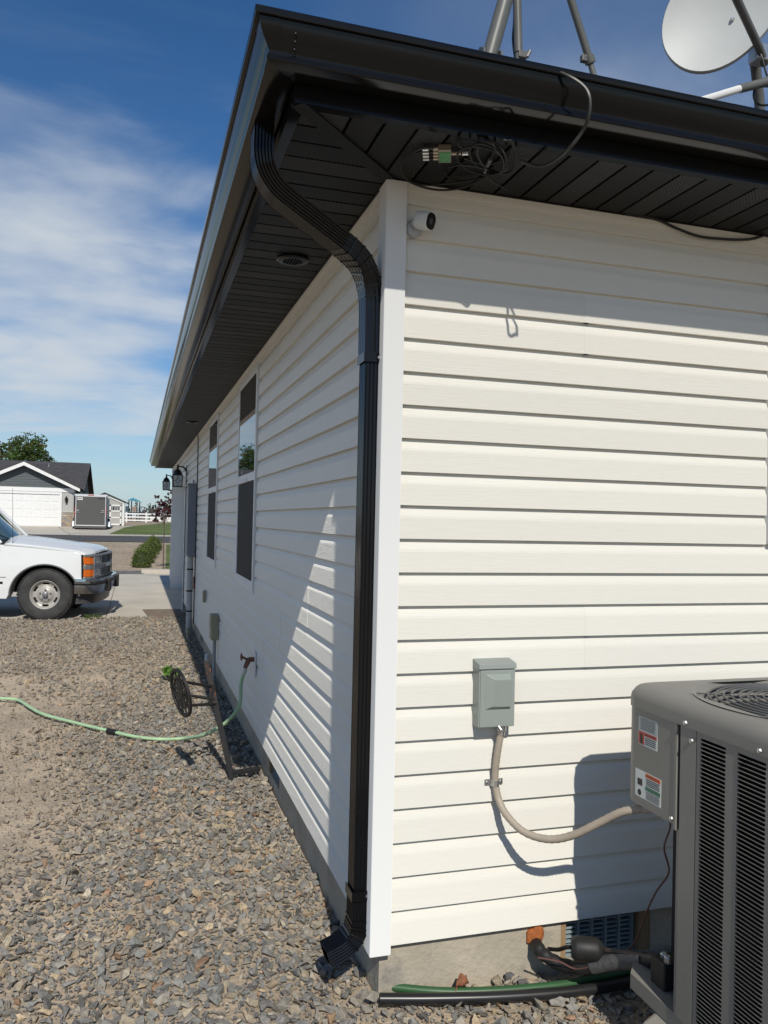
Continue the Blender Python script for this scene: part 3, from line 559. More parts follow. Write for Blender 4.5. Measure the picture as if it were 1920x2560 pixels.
# refrigerant lines, drier, wires
t = thing('line_set', 'black insulated refrigerant pipe running from the orange foam to the condenser', 'pipe', tuple(W(1340, 2350, .03)))
pl_ = smoothpath([W(1338, 2352, .06), W(1343, 2366, -.01), W(1362, 2388, -.05), W(1405, 2412, -.10), W(1460, 2418, -.17), W(1530, 2406, -.26), W(1600, 2402, -.36), W(1668, 2405, -.47)], 6)
build('insulation', MB().tube(pl_, [.022+.002*math.sin(i*1.7) for i in range(len(pl_))], 12), M_RUBBER, t, smooth=True)
M_TAPE = mat('tape_grey', (.085, .085, .085), .35, bump=.4, bscale=60); build('tape', MB().tube(pl_[26:38], [.0255+.0012*(i % 2) for i in range(12)], 12), M_TAPE, t, smooth=True)
fm = W(1338, 2345, .024); mb = MB(); 
R = []; rf = random.Random(5); nz_ = [rf.uniform(.8, 1.2) for _ in range(18)]
for r, h in ((.036, .008), (.037, -.004), (.030, -.012), (.018, -.015), (.004, -.017)): R.append([(fm.x+r*nz_[k]*math.cos(k*math.pi/9)*.85, fm.y+h*rf.uniform(.8, 1.2), fm.z+.006+r*nz_[k]*1.2*math.sin(k*math.pi/9)) for k in range(18)])
mb.rings(R, True, True, True)
fo = build('spray_foam', mb, mat('orange_foam', (.36, .11, .03), .8, var=.3, vscale=40, bump=.8, bscale=70), smooth=True); tag(fo, 'lump of orange spray foam sealing the pipe hole in the foundation', 'foam')
t = thing('filter_drier', 'fat black canister on a thin pipe in front of the foundation vent', 'filter drier', tuple(W(1462, 2370, -.2)))
a = W(1428, 2368, -.17); b = W(1512, 2376, -.22); dr = (b-a).normalized()
build('canister', MB().tube([a, a+dr*.010, a+dr*.018, b-dr*.026, b-dr*.014, b], [.026, .036, .038, .038, .030, .012], 16), M_RUBBER, t, smooth=True)
build('pipe', MB().tube(smoothpath([W(1372, 2372, .0), W(1395, 2374, -.06), W(1415, 2368, -.13), a], 5), .007, 8), M_RUBBER, t, smooth=True); build('pipe', MB().tube(smoothpath([b, W(1560, 2382, -.30), W(1620, 2392, -.40), W(1668, 2398, -.48)], 5), .0095, 8), mat('brown_pipe', (.06, .045, .04), .4), t, smooth=True)
t = thing('service_valve', 'dark service valve with two silver caps at the condenser base', 'valve', tuple(W(1672, 2400, -.50)))
v_ = W(1672, 2420, -.52); build('valve_body', MB().box(v_.x-.03, v_.x+.05, v_.y-.02, v_.y+.05, v_.z-.09, v_.z+.02), M_RUBBER, t, bevel=.006)
for q in (0, .03): build('cap', MB().lathe([(.011, 0), (.011, .016), (.008, .02)], (v_.x-.008+q*.3, v_.y-.005+q, v_.z+.02-q*.25), 'z', 10), M_STEEL, t)
wr = smoothpath([W(1672, 2042, -.47), W(1675, 2070, -.46), W(1660, 2120, -.42), W(1672, 2180, -.40), W(1640, 2230, -.36), W(1612, 2290, -.33), W(1590, 2350, -.30), W(1555, 2388, -.27), W(1500, 2410, -.235), W(1440, 2422, -.165), W(1400, 2405, -.135), W(1345, 2394, -.10)], 6)
wo_ = build('control_wire', MB().tube(wr, .0032, 6), mat('wire_maroon', (.11, .05, .04), .5), smooth=True); tag(wo_, 'thin maroon wire hanging from the condenser down to the pipes', 'wire')
# two loose pipes on the gravel
def gp(u, v, z): return pix(u, v, 2, z)
pb = smoothpath([gp(950, 2497, -.165), gp(1080, 2497, -.165), gp(1240, 2493, -.166), gp(1400, 2482, -.166), gp(1520, 2466, -.165), gp(1640, 2440, -.165), gp(1760, 2400, -.165)], 6)
o = build('drain_pipe', MB().tube(pb, .0185, 14), mat('black_poly', (.018, .018, .019), .32, var=.2, vscale=9), smooth=True); tag(o, 'thick black plastic pipe lying on the gravel along the foundation', 'pipe')
pg = smoothpath([gp(972, 2466, -.160), gp(1100, 2478, -.163), gp(1240, 2476, -.163), gp(1400, 2462, -.163), gp(1520, 2440, -.162), gp(1640, 2412, -.162), gp(1760, 2372, -.162)], 6)
pg = [p+Vector((0, .006, -.004)) for p in pg]; o = build('green_pipe', MB().tube(pg, [.014 for i in range(len(pg))], 12), mat('green_plastic', (.03, .095, .035), .45, var=.15, vscale=12), smooth=True); tag(o, 'green plastic pipe lying just behind the thick black pipe', 'pipe')
M_LEAF = mat('dry_leaf', (.24, .095, .045), .8, var=.35, vscale=60)
c_ = pix(1152, 2452, 1, -.02); R = []                                # a curled leaf standing on its edge
for i in range(9):
    f = i/8; wd = .026*math.sin(math.pi*(f*.94+.03))**.8*(1+.25*math.sin(i*2.3)); ax = Vector((c_.x-.028+.056*f, c_.y-.010+.02*f+.008*math.sin(f*7), c_.z-.016+.022*math.sin(f*3.0)))
    R.append([ax+Vector((.004*math.sin(3*g), -.016*math.cos(1.3*g), wd*g)) for g in (-.9, -.4, 0, .4, .9)])
o = build('dead_leaf', MB().rings(R, False), M_LEAF, smooth=True); tag(o, 'curled brown dead leaf upright behind the green pipe', 'leaf'); sm = o.modifiers.new('s', 'SOLIDIFY'); sm.thickness = .001
# ------------------------------------------------------------------ security camera
b0 = W(1026, 572, -.004); t = thing('security_camera', 'small white security camera with black lens face beside the corner post', 'camera', tuple(b0)); M_CAMW = mat('camera_white', (.66, .67, .63), .4)
build('mount_base', MB().lathe([(.029, .012), (.029, -.008), (.025, -.013), (.010, -.016), (.010, -.026)], (b0.x+.012, 0, b0.z), 'y', 24), mat('mount_grey', (.42, .44, .46), .45), t, smooth=True)
a = Vector((b0.x+.006, -.020, b0.z+.012)); b = Vector((b0.x+.016, -.050, b0.z+.018)); build('neck', MB().tube([a, b], .010, 14), M_CAMW, t, smooth=True)
fd = Vector((.60, -.76, -.24)).normalized(); c0 = Vector((b0.x+.012, -.040, b0.z+.018)); L_ = .056; r_ = .0285
def camring(q, rr, e): 
    sx_ = fd.cross(Vector((0, 0, 1))).normalized(); uy = sx_.cross(fd); out = []
    for k in range(32):
        a_ = 2*math.pi*k/32; c_, s_ = math.cos(a_), math.sin(a_); ex = 2/e; out.append(c0+fd*q+(sx_*math.copysign(abs(c_)**ex, c_)+uy*math.copysign(abs(s_)**ex, s_)*1.05)*rr)
    return out
cb_ = build('body', MB().rings([camring(-.002, r_*.7, 2.6), camring(.003, r_*.93, 2.6), camring(.010, r_, 2.6), camring(L_-.004, r_, 2.6), camring(L_, r_*.97, 2.6), camring(L_-.001, r_*.91, 2.6)], True, True, True), M_CAMW, t, smooth=True)
build('face', MB().rings([camring(L_-.003, r_*.90, 2.6), camring(L_+.0008, r_*.89, 2.6)], True, True, True), mat('camera_face', (.008, .008, .009), .12), t); 
fc = c0+fd*(L_+.0009); build('lens', MB().tube([fc, fc+fd*.0012], [.0105, .008], 20), mat('camera_lens', (.055, .06, .062), .15), t)
# dish splitter and coiled cables under the soffit
sp = pix(1112, 388, 2, ZS-.016); t = thing('cable_splitter', 'metal antenna splitter with green label under the black soffit', 'splitter', tuple(sp)); M_BRASS = mat('nickel_brass', (.36, .31, .24), .35, metal=.7)
ex_ = Vector((.93, -.37, 0)).normalized(); ey_ = Vector((.37, .93, 0)).normalized()
def obox(c, ha, hb, z0, z1): 
    P_ = [c-ex_*ha-ey_*hb, c+ex_*ha-ey_*hb, c+ex_*ha+ey_*hb, c-ex_*ha+ey_*hb]; return MB().loft([(p.x, p.y, z0) for p in P_], [(p.x, p.y, z1) for p in P_])
build('case', obox(sp, .020, .042, ZS-.022, ZS-.0005), M_BRASS, t, bevel=.002); build('label_plate', obox(sp, .017, .034, ZS-.0235, ZS-.0222), mat('label_green', (.10, .33, .13), .5, col2=(.05, .16, .07), c2scale=120), t)
for q in (-.033, -.011, .011, .033):
    a = sp-ex_*.020+ey_*q; a.z = ZS-.011; build('port', MB().tube([a, a-ex_*.016], .0055, 8), M_BRASS, t); build('plug', MB().tube([a-ex_*.030, a-ex_*.048], .0062, 6), M_STEEL, t); build('plug', MB().tube([a-ex_*.016, a-ex_*.030], .0045, 6), M_RUBBER, t)
a = sp+ex_*.020; a.z = ZS-.011; build('port', MB().tube([a, a+ex_*.03], .0055, 8), M_BRASS, t); build('plug', MB().tube([a+ex_*.034, a+ex_*.052], .006, 6), M_STEEL, t)
M_COAX = mat('coax_black', (.007, .007, .0075), .40)
def sof(u, v, dz=.012): return pix(u, v, 2, ZS-dz)
def cable(name, pts, r, label, m_=M_COAX):
    o = build(name, MB().tube(smoothpath(pts, 7), r, 6), m_, smooth=True); return tag(o, label, 'cable')
cable('coax_cable', [sof(1085, 370), sof(1050, 372), sof(1015, 395, .02), sof(1002, 425, .026), sof(1020, 452, .035), sof(1075, 472, .05), sof(1130, 474, .045), sof(1180, 460, .03), sof(1215, 440, .02), sof(1235, 425, .012)], .0036, 'lowest black coax loop hanging left of the splitter')
cable('coax_cable', [sof(1078, 380), sof(1040, 382), sof(1010, 410, .015), sof(1012, 445, .02), sof(1060, 462, .026), sof(1125, 458, .02), sof(1190, 448, .016), sof(1232, 430)], .0034, 'black coax loop just above the lowest one')
cable('coax_cable', [sof(1160, 395), sof(1190, 405), sof(1215, 412), sof(1250, 402), sof(1275, 385), sof(1282, 355, .02), sof(1265, 352, .02), sof(1250, 346)], .0034, 'black coax arching right of the splitter to the fascia')
cable('coax_cable', [sof(1160, 372), sof(1146, 362), sof(1150, 352, .02), sof(1180, 350, .02), sof(1220, 354, .02), sof(1236, 366, .02), sof(1232, 385), sof(1222, 405)], .0038, 'round coil of black coax at the middle of the tangle')
cable('coax_cable', [sof(1120, 418), sof(1150, 412), sof(1190, 416), sof(1222, 424), sof(1262, 434), sof(1285, 418), sof(1290, 380, .02), sof(1278, 356, .02), sof(1262, 348)], .0034, 'outermost black coax loop on the right of the tangle')
cable('coax_cable', [sof(1235, 430), sof(1200, 446), sof(1150, 452), sof(1118, 440), sof(1108, 425)], .003, 'short black coax tail below the green label')
for i_, (rot, rx, ry, lb) in enumerate(((.0, 62, 34, 'widest flat coil of black coax round the tangle'), (.5, 48, 30, 'tilted inner coil of black coax in the tangle'), (-.4, 38, 40, 'tight steep coil of black coax in the tangle'))):
    cable('coax_cable', [sof(1205+12*i_+rx*math.cos(a_)*math.cos(rot)-ry*math.sin(a_)*math.sin(rot)*.6, 402-6*i_+rx*math.cos(a_)*math.sin(rot)*.5+ry*math.sin(a_)+10*math.cos(a_), .012+.012*(1+math.sin(a_*2+i_))) for a_ in [.7+i_+k*.45 for k in range(15)]], .0034, lb)
cable('coax_cable', [sof(1240, 428, .02), sof(1225, 445, .02), sof(1245, 462, .02), sof(1268, 474, .012)], .003, 'short black coax end curling down to the wall top')
cs = W(1219, 402, sof(1219, 402).y); o = build('cable_coupler', MB().tube([sof(1226, 398), sof(1212, 430)], [.007, .006], 8), M_STEEL); tag(o, 'short silver coax coupler hanging in the cable tangle', 'coupler')
cable('roof_cable', [pix(1340, 170, 1, -.44), W(1372, 172, -.50), W(1420, 190, -.545), W(1458, 215, -.565), W(1474, 245, -.575), W(1472, 290, -.565), W(1455, 330, -.53), sof(1418, 376, .05), sof(1375, 408, .04), sof(1340, 415, .025), sof(1300, 402)], .0052, 'grey weathered cable hanging from the roof over the gutter', mat('cable_grey', (.035, .035, .034), .45, var=.3, vscale=30))
cable('wall_cable', [W(1560, 532, -.018), W(1640, 548, -.02), W(1690, 570, -.022), W(1745, 590, -.022), W(1800, 597, -.022), W(1865, 599, -.022), W(1905, 590, -.02), W(1935, 570, -.018)], .0052, 'black cable sagging below the soffit at the top right')
# ------------------------------------------------------------------ things on the long shaded wall
bp_ = thing('garden_spigot', 'rusty brass garden spigot on the shaded wall with the green hose screwed on', 'spigot', (0, 2.86, .49)); M_RUST = mat('rusty_brass', (.17, .075, .045), .6, var=.35, vscale=60)
fy, fz = 2.86, W(637, 1652, 2.86).z
build('wall_plate', MB().box(-.012, -.003, fy-.045, fy+.045, fz-.10, fz+.06), M_POST, bp_, bevel=.002)
build('pipe', MB().tube([(-.01, fy, fz+.01), (-.05, fy, fz+.01)], .016, 10), M_RUST, bp_, smooth=True); build('valve_body', MB().tube([(-.045, fy, fz+.015), (-.055, fy-.005, fz-.005), (-.075, fy-.01, fz-.05)], [.017, .018, .013], 10), M_RUST, bp_, smooth=True)
build('stem', MB().tube([(-.05, fy, fz+.005), (-.095, fy, fz+.03)], .008, 8), M_RUST, bp_); build('handle', MB().lathe([(.026, 0), (.026, -.008), (.010, -.012)], (-.093, fy, fz+.028), 'x', 6), M_RUST, bp_)
build('hose_nut', MB().tube([(-.073, fy-.01, fz-.045), (-.080, fy-.012, fz-.082)], .017, 10), M_STEEL, bp_)
M_HOSE = mat('hose_green', (.38, .56, .33), .5, var=.12, vscale=14)
hp = smoothpath([(-.080, fy-.012, fz-.075), (-.098, fy-.02, fz-.15), W(598, 1765, 2.80), W(566, 1805, 2.82), W(530, 1828, 2.95), W(500, 1840, 3.1), gp(460, 1846, -.168), gp(400, 1848, -.166), gp(340, 1842, -.168), gp(280, 1829, -.168), gp(180, 1805, -.168), gp(110, 1786, -.168), gp(75, 1768, -.166), gp(50, 1752, -.168), gp(25, 1747, -.168), gp(-30, 1745, -.168), gp(-160, 1740, -.168), gp(-420, 1700, -.168)], 8)
t = thing('garden_hose', 'pale green garden hose curving from the spigot across the gravel', 'hose', tuple(hp[60])); build('tubing', MB().tube(hp, .0125, 10), M_HOSE, t, smooth=True)
i_ = min(range(len(hp)), key=lambda k: (hp[k]-gp(280, 1829, -.168)).length); dr = (hp[i_+1]-hp[i_-1]).normalized(); q_ = hp[i_]
build('coupling', MB().tube([q_-dr*.05, q_-dr*.045, q_-dr*.01, q_+dr*.01, q_+dr*.045, q_+dr*.05], [.015, .021, .021, .018, .021, .015], 12), M_RUBBER, t, smooth=True)
# utility box with conduit
M_BEIGE = mat('utility_beige', (.30, .29, .20), .55, var=.1); y_ = 5.45; zt = W(545, 1536, y_).z; zb_ = W(545, 1597, y_).z
t = thing('utility_box', 'beige cable utility box with a grey conduit on the shaded wall', 'utility box', (0, y_, -.2))
bz = build('case', MB().box(-.075, -.002, y_-.10, y_+.10, zb_, zt), M_BEIGE, t, bevel=.006); build('lid_seam', MB().box(-.079, -.075, y_-.09, y_+.09, zb_+.10, zt-.01), M_BEIGE, bz, bevel=.002)
build('conduit', MB().tube([(-.035, y_-.02, zb_), (-.035, y_-.02, -.25)], .017, 10), mat('pvc_grey', (.30, .32, .33), .5), t, smooth=True)
y_ = 6.9; z_ = W(517, 1490, y_).z; t = thing('outlet_cover', 'small open beige outlet box on the shaded wall beyond the utility box', 'outlet', (0, y_, z_))
build('cover', MB().box(-.045, -.016, y_-.045, y_-.030, z_-.07, z_+.07), M_BEIGE, t, bevel=.003); build('box', MB().box(-.020, -.002, y_-.03, y_+.05, z_-.07, z_+.07), M_POST, t, bevel=.003)
build('receptacle', MB().box(-.022, -.020, y_-.012, y_+.03, z_-.05, z_+.05), M_DARK, t)
# electric meter panel, riser and cable
M_PANEL = mat('panel_blue_grey', (.19, .215, .25), .45, var=.06); y0, y1 = 8.80, 9.32; zt, zb_ = 1.90, .885
t = thing('electric_panel', 'tall blue grey electric meter panel with pipe on the shaded wall', 'electric panel', (0, y0, -.2))
cs_ = build('case', MB().box(-.105, -.0005, y0, y1, zb_, zt-.03), M_PANEL, t, bevel=.004); build('rain_hood', MB().box(-.125, -.0005, y0-.008, y1+.008, zt-.03, zt), M_PANEL, t, bevel=.004); build('door', MB().box(-.118, -.1052, y0+.02, y1-.02, zb_+.03, zt-.05), M_PANEL, cs_, bevel=.003)
build('latch', MB().box(-.130, -.118, y0+.03, y0+.05, 1.38, 1.42), M_STEEL, cs_); build('conduit_stub', MB().tube([(-.05, y0+.2, zt), (-.05, y0+.2, zt+.06)], .02, 10), M_STEEL, t)
rp = build('riser_pipe', MB().tube([(-.062, y0+.13, zb_+.001), (-.062, y0+.13, -.30)], .041, 14), mat('pvc_pale', (.42, .44, .44), .5, var=.1), t, smooth=True)
for z in (.70, .40, .12): build('coupling', MB().lathe([(.044, 0), (.044, .02)], (-.062, y0+.13, z), 'z', 14), M_DARK, rp)
build('ground_clamp', MB().box(-.03, -.002, y0-.10, y0-.05, .45, .62), M_RUST, t, bevel=.004)
cable('service_cable', [(-.012, 8.74, ZS-.01), (-.008, 8.735, 2.2), (-.009, 8.74, 1.5), (-.008, 8.735, .9), (-.012, 8.70, .62), (-.012, 8.735, .3), (-.012, 8.74, -.02)], .0075, 'black cable running straight down the wall beside the electric panel')
for sx_, z0, lb in ((8.45, -.1, 'short pale stake by the foundation near the riser pipe'), (6.3, -.08, 'white stub pipe by the foundation nearer than the riser pipe')):
    t = build('ground_stub', MB().lathe([(.022, 0), (.022, .17), (.016, .18)], (-.10 if sx_ > 8 else -.03, sx_, -.22), 'z', 8), M_BEIGE if sx_ > 8 else M_POST); tag(t, lb, 'stub pipe')
# coach lamps either side of the garage door
M_LBLK = mat('lamp_black', (.012, .012, .013), .4); M_LGLASS = mat('lamp_glass', (.50, .54, .54), .15, spec=.5)
def lamp(y, zc, label):
    t = thing('coach_lamp', label, 'wall lamp', (0, y, zc), group='black coach lamps beside the garage door'); cx_ = -.19
    build('back_plate', MB().loft([(-.018, y-.06, zc+.02), (-.018, y+.06, zc+.02), (-.018, y+.045, zc+.21), (-.018, y-.045, zc+.21)], [(-.030, y-.05, zc+.03), (-.030, y+.05, zc+.03), (-.030, y+.035, zc+.20), (-.030, y-.035, zc+.20)]), M_LBLK, t)
    build('arm', MB().tube(smoothpath([(-.025, y, zc+.09), (-.055, y, zc+.15), (-.11, y, zc+.18), (cx_, y, zc+.185)], 5), [.022]*5+[.016]*5+[.012]*6, 8), M_LBLK, t, smooth=True)
    build('cap', MB().lathe([(.105, 0), (.108, .012), (.090, .02), (.085, .05), (.060, .10), (.022, .13), (.02, .15), (.026, .165), (.014, .18), (.018, .21), (.004, .22)], (cx_, y, zc), 'z', 12), M_LBLK, t, smooth=True)
    gl = build('glass', MB().loft([(cx_-.078, y-.078, zc-.21), (cx_+.078, y-.078, zc-.21), (cx_+.078, y+.078, zc-.21), (cx_-.078, y+.078, zc-.21)], [(cx_-.088, y-.088, zc), (cx_+.088, y-.088, zc), (cx_+.088, y+.088, zc), (cx_-.088, y+.088, zc)]), M_LGLASS, t)
    for sx_ in (-1, 1):
        for sy_ in (-1, 1): build('corner_rod', MB().tube([(cx_+sx_*.083, y+sy_*.083, zc-.215), (cx_+sx_*.093, y+sy_*.093, zc)], .009, 6), M_LBLK, t)
    for f in ((0, -1), (-1, 0)):
        def fp(a, z):
            q = .0925-(.0-z)*.045; return (cx_+a, y-q, zc+z) if f == (0, -1) else (cx_-q, y+a, zc+z)
        for path in ([fp(0, -.03), fp(.035, -.105), fp(0, -.18), fp(-.035, -.105), fp(0, -.03)], [fp(0, 0), fp(0, -.03)], [fp(0, -.18), fp(0, -.21)], [fp(.035, -.105), fp(.085, -.105)], [fp(-.035, -.105), fp(-.085, -.105)]): build('leading', MB().tube(path, .0045, 4), M_LBLK, t)
    t.scale = (.84, .84, .84)
    build('base_rim', MB().box(cx_-.09, cx_+.09, y-.09, y+.09, zc-.225, zc-.208), M_LBLK, t)
l1 = W(443, 1186, 11.15); l2 = W(416, 1203, 16.5)
lamp(11.15, l1.z-.02, 'nearer black coach lamp with diamond leaded glass beside the garage door'); lamp(16.5, l2.z-.02, 'farther black coach lamp past the garage door at the house end')
# ------------------------------------------------------------------ hose stand in the gravel
M_BAR = mat('stand_black', (.018, .018, .02), .5, col2=(.20, .07, .03), c2scale=9, c2lo=.60, c2hi=.70)
b0 = Vector((-.182, 2.472, -.205)); tp = W(515, 1652, 2.56); t = thing('hose_stand', 'rusty black metal hose stand with a round pierced disc leaning in the gravel', 'hose stand', tuple(b0))
def flat(a, b, w_, th, side): 
    a, b = Vector(a), Vector(b); d_ = (b-a).normalized(); s_ = (Vector(side)-d_*Vector(side).dot(d_)).normalized(); u_ = d_.cross(s_); sc_ = [(-w_/2, -th/2), (w_/2, -th/2), (w_/2, th/2), (-w_/2, th/2)]
    return MB().rings([[p+s_*x+u_*y for x, y in sc_] for p in (a, b)], True, True, True)
ptm = b0+(tp-b0)*.66; build('post', flat(b0, ptm, .034, .012, (1, 0, 0)), M_BAR, t, bevel=.002); build('post', flat(ptm, tp, .034, .012, (1, 0, 0)), mat('stand_rust', (.24, .075, .03), .7, col2=(.03, .025, .025), c2scale=14, c2lo=.36, c2hi=.46), t, bevel=.002)
build('foot_bar', flat(b0+Vector((.0, 0, .055)), W(650, 1922, 2.50), .03, .026, (0, 1, 0)), M_BAR, t, bevel=.002)
dc = W(452, 1732, 2.40); nd = Vector((.93, .30, .20)).normalized(); s1 = nd.cross(Vector((0, 0, 1))).normalized(); u1 = s1.cross(nd); rD = .150
def dpt(r, a, off=0): return dc+(s1*math.cos(a)+u1*math.sin(a))*r+nd*off
build('disc_rim', MB().rings([[dpt(rD, 2*math.pi*k/40, -.008), dpt(rD, 2*math.pi*k/40, .008), dpt(rD-.016, 2*math.pi*k/40, .008), dpt(rD-.016, 2*math.pi*k/40, -.008)] for k in range(41)]), M_RUBBER, t, smooth=True)
build('disc_hub', MB().tube([dc-nd*.006, dc+nd*.006], .035, 16), M_RUBBER, t); build('disc_ring', MB().rings([[dpt(.098, 2*math.pi*k/32, -.005), dpt(.098, 2*math.pi*k/32, .005), dpt(.088, 2*math.pi*k/32, .005), dpt(.088, 2*math.pi*k/32, -.005)] for k in range(33)]), M_RUBBER, t)
for k in range(12): build('disc_spoke', flat(dpt(.03, k*math.pi/6), dpt(rD-.01, k*math.pi/6+.35), .020, .006, s1*-math.sin(k*math.pi/6)+u1*math.cos(k*math.pi/6)), M_RUBBER, t)
mid = b0+(tp-b0)*.72
for a_, q in ((1.3, .05), (3.4, -.03), (4.9, -.06)): build('rod', MB().tube([dpt(.08, a_), mid+(tp-b0).normalized()*q], .009, 8), M_RUBBER, t, smooth=True)
build('bracket', flat(mid-Vector((.02, 0, .05)), mid+Vector((.0, 0, .06)), .03, .02, (0, 1, 0)), M_BAR, t)
# door mat on the slab
mp_ = [pix(u, v, 2, -.186) for u, v in ((356, 1524), (450, 1523), (468, 1541), (374, 1546))]
mb = MB().loft([(p.x, p.y, -.191) for p in mp_], [(p.x, p.y, -.181) for p in mp_]); o = build('door_mat', mb, mat('mat_brown', (.20, .155, .115), .95, var=.25, vscale=9, bump=.6, bscale=80)); tag(o, 'worn brown mat lying on the concrete by the house', 'mat')
# ------------------------------------------------------------------ on the roof
roofz = lambda y: 2.752+.36*(y+.435)-.004
M_MAST = mat('mast_grey', (.105, .108, .102), .45, var=.12, vscale=20); M_DISH = mat('dish_grey', (.46, .48, .47), .5, var=.05, vscale=6)
t = thing('dish_mast', 'thick grey leaning mast foot bolted to the roof edge', 'mast', tuple(W(1225, 150, -.22)))
a = W(1222, 148, -.20); b = W(1266, -10, -.20); c_ = W(1354, -330, -.20); build('tube', MB().tube([a-(b-a)*.35, b, c_], .0255, 16), M_MAST, t, smooth=True)
for s_ in (-1, 1):
    q = a+Vector((s_*.031, 0, 0)); build('foot_plate', MB().loft([(q.x-.003, q.y-.05, q.z-.12), (q.x-.003, q.y+.05, q.z-.12), (q.x-.003, q.y+.035, q.z+.015), (q.x-.003, q.y, q.z+.035), (q.x-.003, q.y-.035, q.z+.015)], [(q.x+.003, q.y-.05, q.z-.12), (q.x+.003, q.y+.05, q.z-.12), (q.x+.003, q.y+.035, q.z+.015), (q.x+.003, q.y, q.z+.035), (q.x+.003, q.y-.035, q.z+.015)]), M_MAST, t, bevel=.002)
build('bolt', MB().tube([a+Vector((-.044, -.02, .0)), a+Vector((.044, -.02, .0))], .008, 6), M_STEEL, t)
t = thing('mast_brace', 'slim upright grey brace with a wing bolt right of the thick mast', 'brace', tuple(W(1297, 160, -.15)))
a = W(1296, 200, -.15); a.z = min(a.z, roofz(a.y)); b = W(1295, 90, -.15); c_ = W(1287, -230, -.17); build('outer_tube', MB().tube([W(1296, 132, -.15), b, c_], .0145, 12), M_MAST, t, smooth=True); build('inner_tube', MB().tube([a, b], .0105, 10), M_MAST, t, smooth=True)
q = W(1309, 138, -.155); build('clamp', MB().box(q.x-.022, q.x+.010, q.y-.012, q.y+.012, q.z-.014, q.z+.010), M_MAST, t, bevel=.003); build('wing_nut', MB().tube([q+Vector((.008, -.01, -.01)), q+Vector((.018, -.012, .012))], .006, 6), M_MAST, t)
t = thing('mast_brace', 'slim grey brace slanting down to the right with a clamp band', 'brace', tuple(W(1490, 210, -.1)))
a = W(1515, 265, -.1); a.z = min(a.z, roofz(a.y)); k2 = W(1474, 150, -.1); c_ = W(1340, -280, -.17); build('outer_tube', MB().tube([k2, c_], .0135, 12), M_MAST, t, smooth=True); build('inner_tube', MB().tube([a, k2], .0105, 10), M_MAST, t, smooth=True); dr = (c_-k2).normalized(); build('clamp_band', MB().tube([k2-dr*.012, k2+dr*.012], .019, 12), M_MAST, t, smooth=True); build('clamp_ear', MB().box(k2.x-.034, k2.x-.012, k2.y-.01, k2.y+.01, k2.z-.012, k2.z+.012), M_MAST, t, bevel=.003)
cable('mast_cable', [W(1290, 150, -.13), W(1284, 100, -.13), W(1287, 40, -.13), W(1284, -60, -.13)], .006, 'black cable hugging the slim upright brace')
# offset dish
t = thing('satellite_dish', 'pale grey oval satellite dish on the roof at the top right', 'satellite dish', tuple(W(1830, 250, .05)))
dcn = W(1806, 16, .05); dn = (Vector(CAM)-dcn).normalized(); dn = (dn+Vector((0, 0, .45))).normalized(); q1 = dn.cross(Vector((0, 0, 1))).normalized(); q2 = q1.cross(dn); ds1 = (q1*.707+q2*.707*1.05); du1 = (q2*.707*1.05-q1*.707)
def dsh(r, a, off): 
    c_, s_ = math.cos(a), math.sin(a); ex = 2/2.1; return dcn+(ds1*math.copysign(abs(c_)**ex, c_)*.196+du1*math.copysign(abs(s_)**ex, s_)*.245)*r+dn*off
R = []
for r in (.02, .25, .5, .75, .93, 1.0): R.append([dsh(r, 2*math.pi*k/56, -.040*(1-r*r)) for k in range(56)])
R.append([dsh(1.012, 2*math.pi*k/56, -.004) for k in range(56)]); R.append([dsh(1.012, 2*math.pi*k/56, -.022) for k in range(56)]); R.append([dsh(.985, 2*math.pi*k/56, -.024) for k in range(56)])
for r in (.75, .4, .02): R.append([dsh(r, 2*math.pi*k/56, -.040*(1-r*r)-.010) for k in range(56)])
build('reflector', MB().rings(R, True, True, True), M_DISH, t, smooth=True)
for u, v in ((1831, 46), (1849, 103)):
    q = W(u, v, .05); q = q+dn*(-(q-dcn).dot(dn)-.028); build('screw', MB().tube([q-dn*.004, q+dn*.006], [.009, .005], 8), M_STEEL, t)
bt = W(1903, 132, .0); build('feed_arm', MB().tube([W(1912, 160, .01), W(1898, 120, -.03), W(1838, -10, -.16), W(1800, -90, -.24)], .0155, 12), M_MAST, t, smooth=True)
build('arm_bracket', MB().box(bt.x-.03, bt.x+.03, bt.y-.02, bt.y+.04, bt.z-.035, bt.z+.03), M_STEEL, t, bevel=.006); build('mount', MB().tube([bt+Vector((.02, .06, .02)), bt+Vector((.10, .12, -.10)), bt+Vector((.16, .16, -.35))], .02, 12), M_MAST, t, smooth=True)
t = thing('antenna_arm', 'white tube arm with grey sleeve rising right from the gutter edge', 'arm', tuple(W(1735, 262, -.12)))
a = W(1700, 268, -.12); b = W(1850, 222, -.12); c_ = W(1908, 207, -.12); d_ = W(1990, 190, -.12); build('white_tube', MB().tube([Vector((a.x-.10, a.y+.03, roofz(a.y+.03))), a, b], .0135, 12), M_WHITE, t, smooth=True); build('sleeve', MB().tube([b-(c_-b)*.02, c_, c_+(d_-c_)*.3, d_], [.0155, .0165, .024, .024], 12), M_MAST, t, smooth=True)
cable('dish_cable', [W(1893, 120, -.02), W(1905, 145, -.03), W(1916, 185, -.06), W(1925, 200, -.08), W(1890, 220, -.1), W(1885, 245, -.1), W(1900, 262, -.1), W(1930, 262, -.1)], .004, 'thin black cable dangling from the dish bracket at the right edge')
